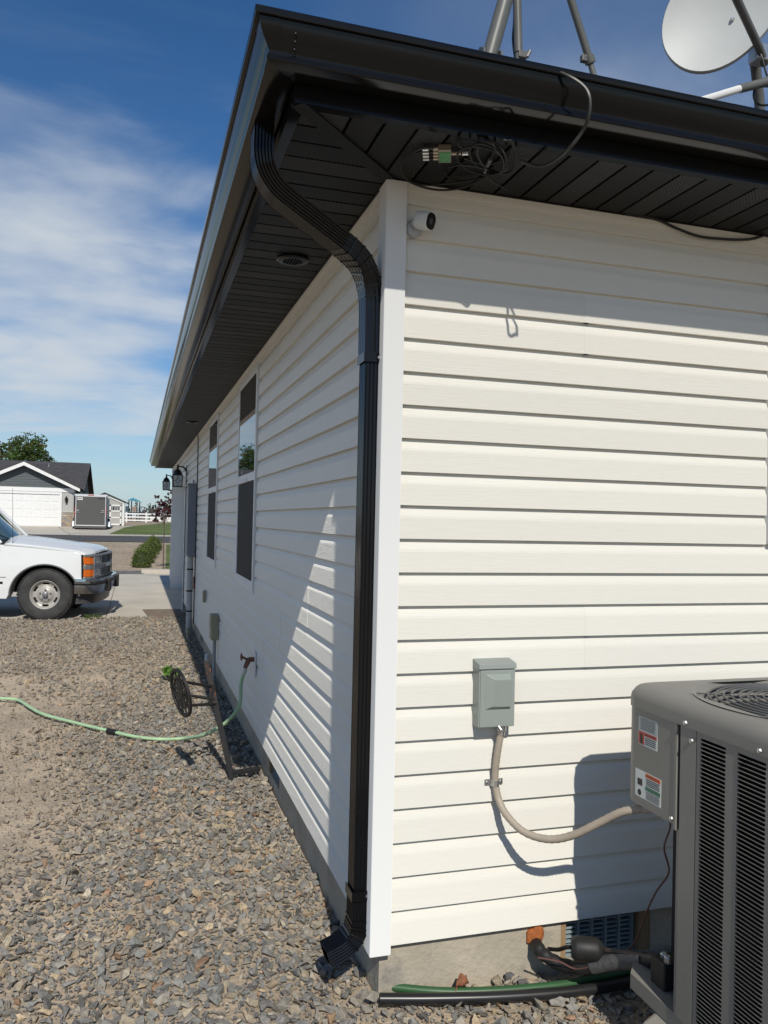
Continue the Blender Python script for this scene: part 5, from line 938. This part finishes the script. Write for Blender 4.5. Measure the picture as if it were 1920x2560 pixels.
build('stone_cap', MB().box(dxr+.145, nxr+.06, NY-.10, NY, z, z+.05), M_SLAB, nh); build('frieze_board', MB().box(nxl-.1, nxr+.02, NY-.05, NY, zfr-.20, zfr+.06), M_WHITE, nh)
apx = npk.z; slope = (apx-W(200, 1222, NY-.45).z)/(W(200, 1222, NY-.45).x-ncx); half = W(200, 1222, NY-.45).x-ncx; zap = apx-.25
for i in range(9):                                                   # gable courses of dark shingle siding
    z0 = zfr+.06+i*.17; z1 = z0+.17; hw_ = (zap+.08-z1)/slope; hw0 = (zap+.08-z0)/slope
    if hw_ > 0: build('gable_course', MB().loft([(ncx-hw0, NY-.03, z0), (ncx+hw0, NY-.03, z0), (ncx+hw_, NY-.008, z1), (ncx-hw_, NY-.008, z1)], [(ncx-hw0, NY, z0), (ncx+hw0, NY, z0), (ncx+hw_, NY+.005, z1), (ncx-hw_, NY+.005, z1)]), M_GABLE, nh)
build('gable_wall', MB().loft([(nxl, NY+.02, zfr), (nxr, NY+.02, zfr), (ncx, NY+.02, zap)], [(nxl, NY+.2, zfr), (nxr, NY+.2, zfr), (ncx, NY+.2, zap)]), M_GABLE, nh)
for s_ in (-1, 1):
    a = (ncx, apx); b = (ncx+s_*half, apx-slope*half); build('rake_board', MB().loft([(a[0], NY-.50, a[1]), (b[0], NY-.50, b[1]), (b[0], NY-.50, b[1]-.20), (a[0], NY-.50, a[1]-.24)], [(a[0], NY-.45, a[1]), (b[0], NY-.45, b[1]), (b[0], NY-.45, b[1]-.20), (a[0], NY-.45, a[1]-.24)]), M_WHITE, nh)
    build('roof_slope', MB().loft([(a[0], NY-.52, a[1]+.02), (b[0]+s_*.05, NY-.52, b[1]-.005), (b[0]+s_*.05, NY+7.5, b[1]-.005), (a[0], NY+7.5, a[1]+.02)], [(a[0], NY-.52, a[1]+.07), (b[0]+s_*.05, NY-.52, b[1]+.045), (b[0]+s_*.05, NY+7.5, b[1]+.045), (a[0], NY+7.5, a[1]+.07)]), M_NROOF, nh)
# main roof behind: ridge along x
mr = W(218, 1158, 62.0); ml = W(-260, 1146, 62.0); ye0 = 56.0; ze = zfr+.12
build('main_roof', MB().loft([(nxl-9, ye0, ze), (mr.x+.25, ye0, ze), (mr.x+.25, 62, mr.z), (nxl-9, 62, mr.z)], [(nxl-9, ye0, ze-.12), (mr.x+.25, ye0, ze-.12), (mr.x+.25, 62, mr.z-.12), (nxl-9, 62, mr.z-.12)]), M_NROOF, nh)
build('main_roof', MB().loft([(nxl-9, 68, ze), (mr.x+.25, 68, ze), (mr.x+.25, 62.001, mr.z), (nxl-9, 62.001, mr.z)], [(nxl-9, 68, ze-.12), (mr.x+.25, 68, ze-.12), (mr.x+.25, 62.001, mr.z-.12), (nxl-9, 62.001, mr.z-.12)]), M_NROOF, nh)
build('gable_end', MB().loft([(mr.x-.1, 56.3, gb), (mr.x-.1, 67.7, gb), (mr.x-.1, 67.7, ze-.1), (mr.x-.1, 62, mr.z-.15), (mr.x-.1, 56.3, ze-.1)], [(mr.x-.3, 56.3, gb), (mr.x-.3, 67.7, gb), (mr.x-.3, 67.7, ze-.1), (mr.x-.3, 62, mr.z-.15), (mr.x-.3, 56.3, ze-.1)]), M_GABLE, nh)
build('side_wall', MB().box(nxl-8.7, mr.x-.35, 56.4, 67.6, gb-.2, ze-.15), M_BB, nh)
q = W(122, 1165, 60.8); build('roof_vent', MB().lathe([(.05, 0), (.05, .3), (.09, .32), (.02, .40)], (q.x, 60.8, q.z-.2), 'z', 10), M_STEEL, nh); q = W(88, 1164, 60.8); build('roof_vent', MB().box(q.x-.15, q.x+.15, 60.6, 61, q.z-.2, q.z+.04), M_NROOF, nh)
lq = W(166, 1249, NY-.12); sl = thing('wall_lantern', 'small dark wall lantern right of the white garage door across the road', 'wall lamp', (lq.x, NY-.1, lq.z))
build('lantern_body', MB().lathe([(.03, -.22), (.07, -.18), (.10, .06), (.11, .08), (.04, .16), (.02, .24)], (lq.x, NY-.14, lq.z), 'z', 8), M_LBLK, sl); build('bracket', MB().box(lq.x-.03, lq.x+.03, NY-.14, NY-.02, lq.z+.1, lq.z+.14), M_LBLK, sl); build('glass', MB().lathe([(.072, -.16), (.095, .04)], (lq.x, NY-.14, lq.z), 'z', 4, .785), M_LGLASS, sl)
# ------------------------------------------------------------------ enclosed trailer
M_TRL = mat('trailer_grey', (.085, .083, .078), .45, var=.03, vscale=1.5); M_TRLW = mat('trailer_alu', (.70, .70, .70), .3, metal=.4); TY = 51.5; g0 = gz(TY)+.02
x0, x1 = W(186, 1280, TY).x, W(267, 1280, TY).x; zt = W(225, 1236, TY).z; zb_ = W(225, 1316, TY).z; tl = thing('cargo_trailer', 'dark grey enclosed cargo trailer parked on pale gravel beside the grey house', 'trailer', ((x0+x1)/2, TY, g0))
build('box_body', MB().box(x0, x1, TY, TY+4.6, zb_, zt), M_TRL, tl, bevel=.03); build('roof_trim', MB().box(x0-.01, x1+.01, TY-.03, TY+.02, zt-.10, zt+.01), M_TRLW, tl)
rd = build('ramp_door', MB().box(x0+.10, x1-.10, TY-.045, TY-.001, zb_+.09, zt-.14), M_TRL, tl)
for q in ((x0+.06, x0+.10, zb_+.02, zt-.10), (x1-.10, x1-.06, zb_+.02, zt-.10), (x0+.10, x1-.10, zt-.14, zt-.10), (x0+.10, x1-.10, zb_+.02, zb_+.09)): build('door_trim', MB().box(q[0], q[1], TY-.05, TY-.001, q[2], q[3]), M_TRLW, tl)
for xx in (x0+.02, x1-.055): build('tail_light', MB().box(xx, xx+.035, TY-.025, TY-.001, zb_+.62, zb_+1.25), M_RED, tl)
build('marker_light', MB().box((x0+x1)/2-.18, (x0+x1)/2+.18, TY-.05, TY-.031, zt-.07, zt-.02), M_RED, tl)
for xx in (x0+.16, x1-.28): 
    build('bar_lock', MB().box(xx-.10, xx+.14, TY-.10, TY-.046, zb_+.86, zb_+.90), M_STEEL, rd); build('bar_lock', MB().box(xx-.02, xx+.10, TY-.11, TY-.046, zb_+.98, zb_+1.02), M_TRLW, rd)
build('licence_plate', MB().box(x0+.16, x0+.47, TY-.055, TY-.046, zt-.36, zt-.20), M_WHITE, rd); mb = MB()
for k in range(6): mb.box(x0+.19+k*.043, x0+.22+k*.043, TY-.058, TY-.0555, zt-.31, zt-.24)
build('plate_lettering', mb, M_INK, rd)['kind'] = 'stuff'; mb = MB()
for k in range(7): mb.loft([(x1-.55+k*.062, TY-.049, zt-.30), (x1-.51+k*.062, TY-.049, zt-.30), (x1-.48+k*.062, TY-.049, zt-.21+.03*(k == 0)), (x1-.52+k*.062, TY-.049, zt-.21+.03*(k == 0))], [(x1-.55+k*.062, TY-.0455, zt-.30), (x1-.51+k*.062, TY-.0455, zt-.30), (x1-.48+k*.062, TY-.0455, zt-.21+.03*(k == 0)), (x1-.52+k*.062, TY-.0455, zt-.21+.03*(k == 0))])
build('door_lettering', mb, M_INK, rd)['kind'] = 'stuff'
for k in range(9): build('side_rib', MB().box(x1-.002, x1+.025, TY+.25+k*.5, TY+.30+k*.5, zb_+.05, zt-.05), M_TRLW, tl)
for xx in (x0-.16, x1-.04):
    for yy in (TY+1.3, TY+2.2):
        wl_ = build('wheel', MB().lathe([(.20, -.10), (.33, -.10), (.345, -.06), (.345, .06), (.33, .10), (.20, .10)], (xx+.10, yy, g0+.345), 'x', 28), M_TYRE, tl, smooth=True); build('rim', MB().lathe([(.20, -.09), (.20, .105), (.05, .09)], (xx+.10, yy, g0+.345), 'x', 16), M_TRLW, wl_)
    build('fender', MB().loft([(xx-.02, TY+.75, zb_-.02), (xx-.02, TY+.95, zb_+.32), (xx-.02, TY+2.55, zb_+.32), (xx-.02, TY+2.75, zb_-.02)], [(xx+.24, TY+.75, zb_-.02), (xx+.24, TY+.95, zb_+.32), (xx+.24, TY+2.55, zb_+.32), (xx+.24, TY+2.75, zb_-.02)]), M_TRLW, tl, bevel=.02)
build('rear_sill', MB().box(x0, x1, TY-.02, TY+.1, zb_-.12, zb_), M_TRL, tl); build('chassis', MB().box(x0+.05, x1-.05, TY+.1, TY+5.4, zb_-.14, zb_), M_UNDER, tl)
for xx in (x0+.05, x1-.17): build('drop_leg', MB().box(xx, xx+.10, TY+.02, TY+.12, g0-.02, zb_-.12), M_UNDER, tl)
# ------------------------------------------------------------------ garden shed
SY = 60.0; g1 = gz(SY)+.02; xr = W(310, 1300, SY).x; xd = W(303, 1300, SY).x; zc = W(310, 1256, SY).z; sh = thing('garden_shed', 'light grey shed with white trim and black roof behind the trailer', 'shed', (xr-1.3, SY, g1)); M_SHG = mat('shed_grey', (.40, .39, .37), .7, var=.05)
ssl = (W(278, 1240, SY).z-W(316, 1257, SY).z)/(W(316, 1257, SY).x-W(278, 1240, SY).x); wS = 2.75; xm = xr-wS/2; za = zc+ssl*wS/2
build('wall', MB().loft([(xr-wS, SY, g1), (xr, SY, g1), (xr, SY, zc), (xm, SY, za), (xr-wS, SY, zc)], [(xr-wS, SY+3, g1), (xr, SY+3, g1), (xr, SY+3, zc), (xm, SY+3, za), (xr-wS, SY+3, zc)]), M_SHG, sh)
for s_ in (-1, 1): build('roof_slope', MB().loft([(xm, SY-.15, za+.02), (xm+s_*(wS/2+.25), SY-.15, zc-ssl*.25+.02), (xm+s_*(wS/2+.25), SY+3.15, zc-ssl*.25+.02), (xm, SY+3.15, za+.02)], [(xm, SY-.15, za+.10), (xm+s_*(wS/2+.25), SY-.15, zc-ssl*.25+.10), (xm+s_*(wS/2+.25), SY+3.15, zc-ssl*.25+.10), (xm, SY+3.15, za+.10)]), M_SHING, sh)
for s_ in (-1, 1): build('rake_trim', MB().loft([(xm, SY-.06, za-.14), (xm+s_*wS/2, SY-.06, zc-.14), (xm+s_*wS/2, SY-.06, zc+.02), (xm, SY-.06, za+.02)], [(xm, SY, za-.14), (xm+s_*wS/2, SY, zc-.14), (xm+s_*wS/2, SY, zc+.02), (xm, SY, za+.02)]), M_WHITE, sh)
build('corner_trim', MB().box(xr-.12, xr+.01, SY-.04, SY, g1, zc-.1), M_WHITE, sh)
dw = 1.55; zdt = W(300, 1258, SY).z-.12; dd_ = build('door', MB().box(xd-dw, xd, SY-.03, SY, g1+.03, zdt), M_SHG, sh); dh = zdt-g1
for q in ((xd-.09, xd, .03, dh), (xd-dw, xd-dw+.09, .03, dh), (xd-dw/2-.06, xd-dw/2+.06, .03, dh), (xd-dw, xd, dh-.10, dh), (xd-dw, xd, dh-.52, dh-.42), (xd-dw, xd, dh-1.0, dh-.90), (xd-dw, xd, .03, .14)): build('door_trim', MB().box(q[0], q[1], SY-.055, SY-.03, g1+q[2], g1+q[3]), M_WHITE, dd_)
for k in range(4): build('pane', MB().box(xd-.14-k*.17-.12, xd-.14-k*.17, SY-.045, SY-.031, g1+dh-.40, g1+dh-.14), M_GLASS, dd_)
# ------------------------------------------------------------------ white rail fence
FY = 100.0; M_VFEN = mat('vinyl_fence', (.78, .78, .77), .45); fx = [W(u, 1295, FY).x for u in (268, 316.5, 365.2, 414.4, 463)]; fz0 = gz(FY)-.02; fz1 = W(365, 1283, FY).z
fn = thing('rail_fence', 'white three rail vinyl fence across the far lawn', 'fence', (fx[0], FY, fz0))
for x in fx: 
    po = build('post', MB().box(x-.065, x+.065, FY-.065, FY+.065, fz0, fz1+.06), M_VFEN, fn); build('post_cap', MB().add([(x-.08, FY-.08, fz1+.06), (x+.08, FY-.08, fz1+.06), (x+.08, FY+.08, fz1+.06), (x-.08, FY+.08, fz1+.06), (x, FY, fz1+.13)], [(0, 1, 4), (1, 2, 4), (2, 3, 4), (3, 0, 4), (3, 2, 1, 0)]), M_VFEN, po)
for a, b in zip(fx, fx[1:]):
    for v in (1285.3, 1293.3, 1301.2): zq = W(365, v, FY).z; build('rail', MB().box(a+.065, b-.065, FY-.03, FY+.03, zq-.075, zq+.075), M_VFEN, fn)
# ------------------------------------------------------------------ playground beyond
PY = 112.0; M_TEAL = mat('canopy_teal', (.05, .24, .33), .55); M_PST = mat('play_post', (.035, .045, .055), .5); pg_ = thing('playground_tower', 'playground tower with teal roof beyond the white fence', 'playground', (W(335, 1290, PY).x, PY, gz(PY)))
def U(x): return W(290+x*.09645, 1290, PY).x
def Zp(y): return W(340, 1220+y*.09645, PY).z
for i, (x, yy) in enumerate(((325, PY-.6), (395, PY+.6), (538, PY-.6), (605, PY+.6))): build('post', MB().tube([(U(x), yy, gz(PY)-.1), (U(x), yy, Zp(335 if i < 2 else 370))], .07, 8), M_PST, pg_)
xa, xb, xc_ = U(290), U(460), U(475); build('canopy', MB().add([(xa, PY-1, Zp(318)), (xb+.1, PY-1, Zp(335)), (xb+.1, PY+1, Zp(335)), (xa, PY+1, Zp(318)), (xb-.05, PY, Zp(250))], [(0, 1, 4), (1, 2, 4), (2, 3, 4), (3, 0, 4), (3, 2, 1, 0)]), M_TEAL, pg_)
R = []
for i in range(8):
    f = i/7; R.append([(U(470)+(U(655)-U(470))*f, PY-1, Zp(278)+(Zp(372)-Zp(278))*f**1.4), (U(470)+(U(655)-U(470))*f, PY+1, Zp(278)+(Zp(372)-Zp(278))*f**1.4), (U(470)+(U(655)-U(470))*f, PY+1, min(Zp(352), Zp(278)+(Zp(372)-Zp(278))*f**1.4-.06)), (U(470)+(U(655)-U(470))*f, PY-1, min(Zp(352), Zp(278)+(Zp(372)-Zp(278))*f**1.4-.06))])
build('canopy', MB().rings(R, True, True, True), M_TEAL, pg_); build('platform', MB().box(U(250), U(900), PY-1.2, PY+1.2, Zp(650), Zp(625)), M_PST, pg_); build('panel', MB().box(U(405), U(525), PY-.75, PY-.65, Zp(612), Zp(485)), mat('play_tan', (.27, .20, .15), .7), pg_)
build('slide_rail', MB().tube([(U(600), PY-.6, Zp(480)), (U(740), PY-.6, Zp(500)), (U(900), PY-.6, Zp(600))], .05, 6), M_PST, pg_); build('climber', MB().tube([(U(690), PY-.7, Zp(620)), (U(745), PY-.7, Zp(500)), (U(840), PY-.7, Zp(550)), (U(900), PY-.7, Zp(640))], .06, 6), M_PST, pg_)
build('climber', MB().tube([(U(600), PY-.7, Zp(620)), (U(640), PY-.7, Zp(490)), (U(690), PY-.7, Zp(620))], .05, 6), M_PST, pg_); build('net_panel', MB().box(U(240), U(320), PY-.65, PY-.60, Zp(625), Zp(480)), mat('net_dark', (.05, .07, .09), .7), pg_)
q = W(370, 1262, 118); t = thing('light_pole', 'thin pale green pole standing behind the white fence', 'pole', (q.x, 118, gz(118))); build('shaft', MB().tube([(q.x, 118, gz(118)), (q.x, 118, q.z)], [.10, .07], 8), mat('pole_green', (.40, .52, .44), .5), t); build('cap', MB().lathe([(.11, 0), (.09, .1), (.02, .14)], (q.x, 118, q.z), 'z', 8), M_STEEL, t)
for i, (u0, u1, v0, vr, Yq, cw, cr, lb) in enumerate(((352, 396, 1284, 1268, 150, (.16, .15, .14), (.075, .070, .068), 'far dark grey house roof beyond the playground'), (376, 432, 1287, 1276, 140, (.62, .62, .60), (.20, .24, .28), 'far pale house with grey roof right of the pole'))):
    a = W(u0, v0, Yq); b = W(u1, v0, Yq); zr_ = W((u0+u1)/2, vr, Yq).z; zg = gz(Yq); t = thing('distant_house', lb, 'house', ((a.x+b.x)/2, Yq, zg), group='far houses beyond the fence')
    build('wall', MB().box(a.x, b.x, Yq, Yq+8, zg-.2, a.z), mat('far_wall_%d' % i, cw, .8), t); mx_ = (a.x+b.x)/2
    build('roof', MB().loft([(a.x-.4, Yq-.4, a.z), (b.x+.4, Yq-.4, a.z), (mx_, Yq-.4, zr_)], [(a.x-.4, Yq+8.4, a.z), (b.x+.4, Yq+8.4, a.z), (mx_, Yq+8.4, zr_)]), mat('far_roof_%d' % i, cr, .9), t)
    for k in range(2): build('window', MB().box(a.x+(b.x-a.x)*(.25+.4*k)-.4, a.x+(b.x-a.x)*(.25+.4*k)+.4, Yq-.03, Yq-.001, zg+1.0, zg+2.0), M_GLASS, t)
# far wood reading as one mass
mb = MB(); cols = []; r_ = random.Random(21)
for i in range(210):
    yy = r_.uniform(190, 240); xx = r_.uniform(-40, 60); hh = r_.uniform(2.6, 4.3)*(1.25 if r_.random() < .15 else 1)*yy/205
    pts = []
    for _ in range(46):
        f = r_.random()**.8; rad = (1-f)*hh*.26+.08; a = r_.uniform(0, 6.28); pts.append(Vector((xx+rad*math.cos(a)*r_.random()**.4, yy+rad*math.sin(a), .6+hh*f)))
    leafcloud(mb, cols, pts, .62, i, (.030, .042, .020))
tl_ = thing('treeline', 'dark band of far evergreen trees on the horizon', 'trees', (0, 200, .6)); tl_['kind'] = 'stuff'; leafobj('foliage', mb, cols, M_LV, tl_)
# big leafy tree behind the neighbour's roof
tx_ = W(0, 1300, 76).x; tree('broadleaf_tree', (tx_, 76, gz(76)), 8.9, rc(3, 40, 4.6, 3.4, 3.4, 7.6, .9, 1.35, .35), 14000, .24, (.085, .125, .028), 'big leafy green tree rising behind the grey house roof', 11, .26)
tx2 = W(88, 1300, 79).x; tree('broadleaf_tree', (tx2, 79, gz(79)), 7.2, rc(5, 14, 1.7, 1.7, 3.0, 6.1, .5, .85, .6), 3600, .20, (.10, .125, .05), 'smaller olive green tree right of the big tree behind the roof', 13, .18)
# young red leaved tree by the far house corner
tr_ = W(411, 1300, 23.5).x; tree('young_tree', (tr_, 23.5, gz(23.5)), 3.0, rc(9, 13, .34, .34, 1.50, 2.55, .10, .20, .3)+[(-.20, .05, 1.85, .20), (-.32, 0, 1.70, .15)], 1500, .070, (.105, .028, .030), 'slender young tree with dark red leaves by the far house corner', 17, .022, lt=.8)
# row of clipped shrubs
def shrub(c, r, h, seed, label, group):
    r_ = random.Random(seed); t = thing('shrub', label, 'shrub', (c.x, c.y, c.z), group=group); mb = MB(); cols = []; core = MB()
    pts = []
    for _ in range(1500):
        d_ = Vector((r_.gauss(0, 1), r_.gauss(0, 1), abs(r_.gauss(0, 1)))).normalized(); q = r_.uniform(.78, 1.03)*(1+.10*math.sin(7*d_.x+seed)+.08*math.sin(9*d_.y)); pts.append(Vector((c.x+d_.x*r*q, c.y+d_.y*r*q, c.z+.03+d_.z*h*q)))
    leafcloud(mb, cols, pts, .055, seed, (.12, .16, .03), .35); leafobj('foliage', mb, cols, M_LV, t)
    core.lathe([(r*.80, 0), (r*.82, h*.3), (r*.68, h*.6), (r*.4, h*.82), (.02, h*.88)], (c.x, c.y, c.z), 'z', 12); build('dark_core', core, mat('shrub_inner', (.03, .04, .012), .9), t, smooth=True)  # solid dark core, coloured as the shade inside the foliage
for i, (u, v, r, lb) in enumerate(((353, 1421, .34, 'nearest round clipped green shrub of the row by the driveway'), (362, 1408, .33, 'second clipped green shrub from the driveway'), (369, 1397, .33, 'middle clipped green shrub of the row'), (376, 1388, .33, 'fourth clipped green shrub from the driveway'), (383, 1378, .36, 'farthest clipped green shrub of the row'))):
    yq = 24.3+i*2.1; c = W(u, v, yq); c.z = gz(yq); shrub(c, r, .58, 30+i, lb, 'clipped shrubs in a row past the driveway')
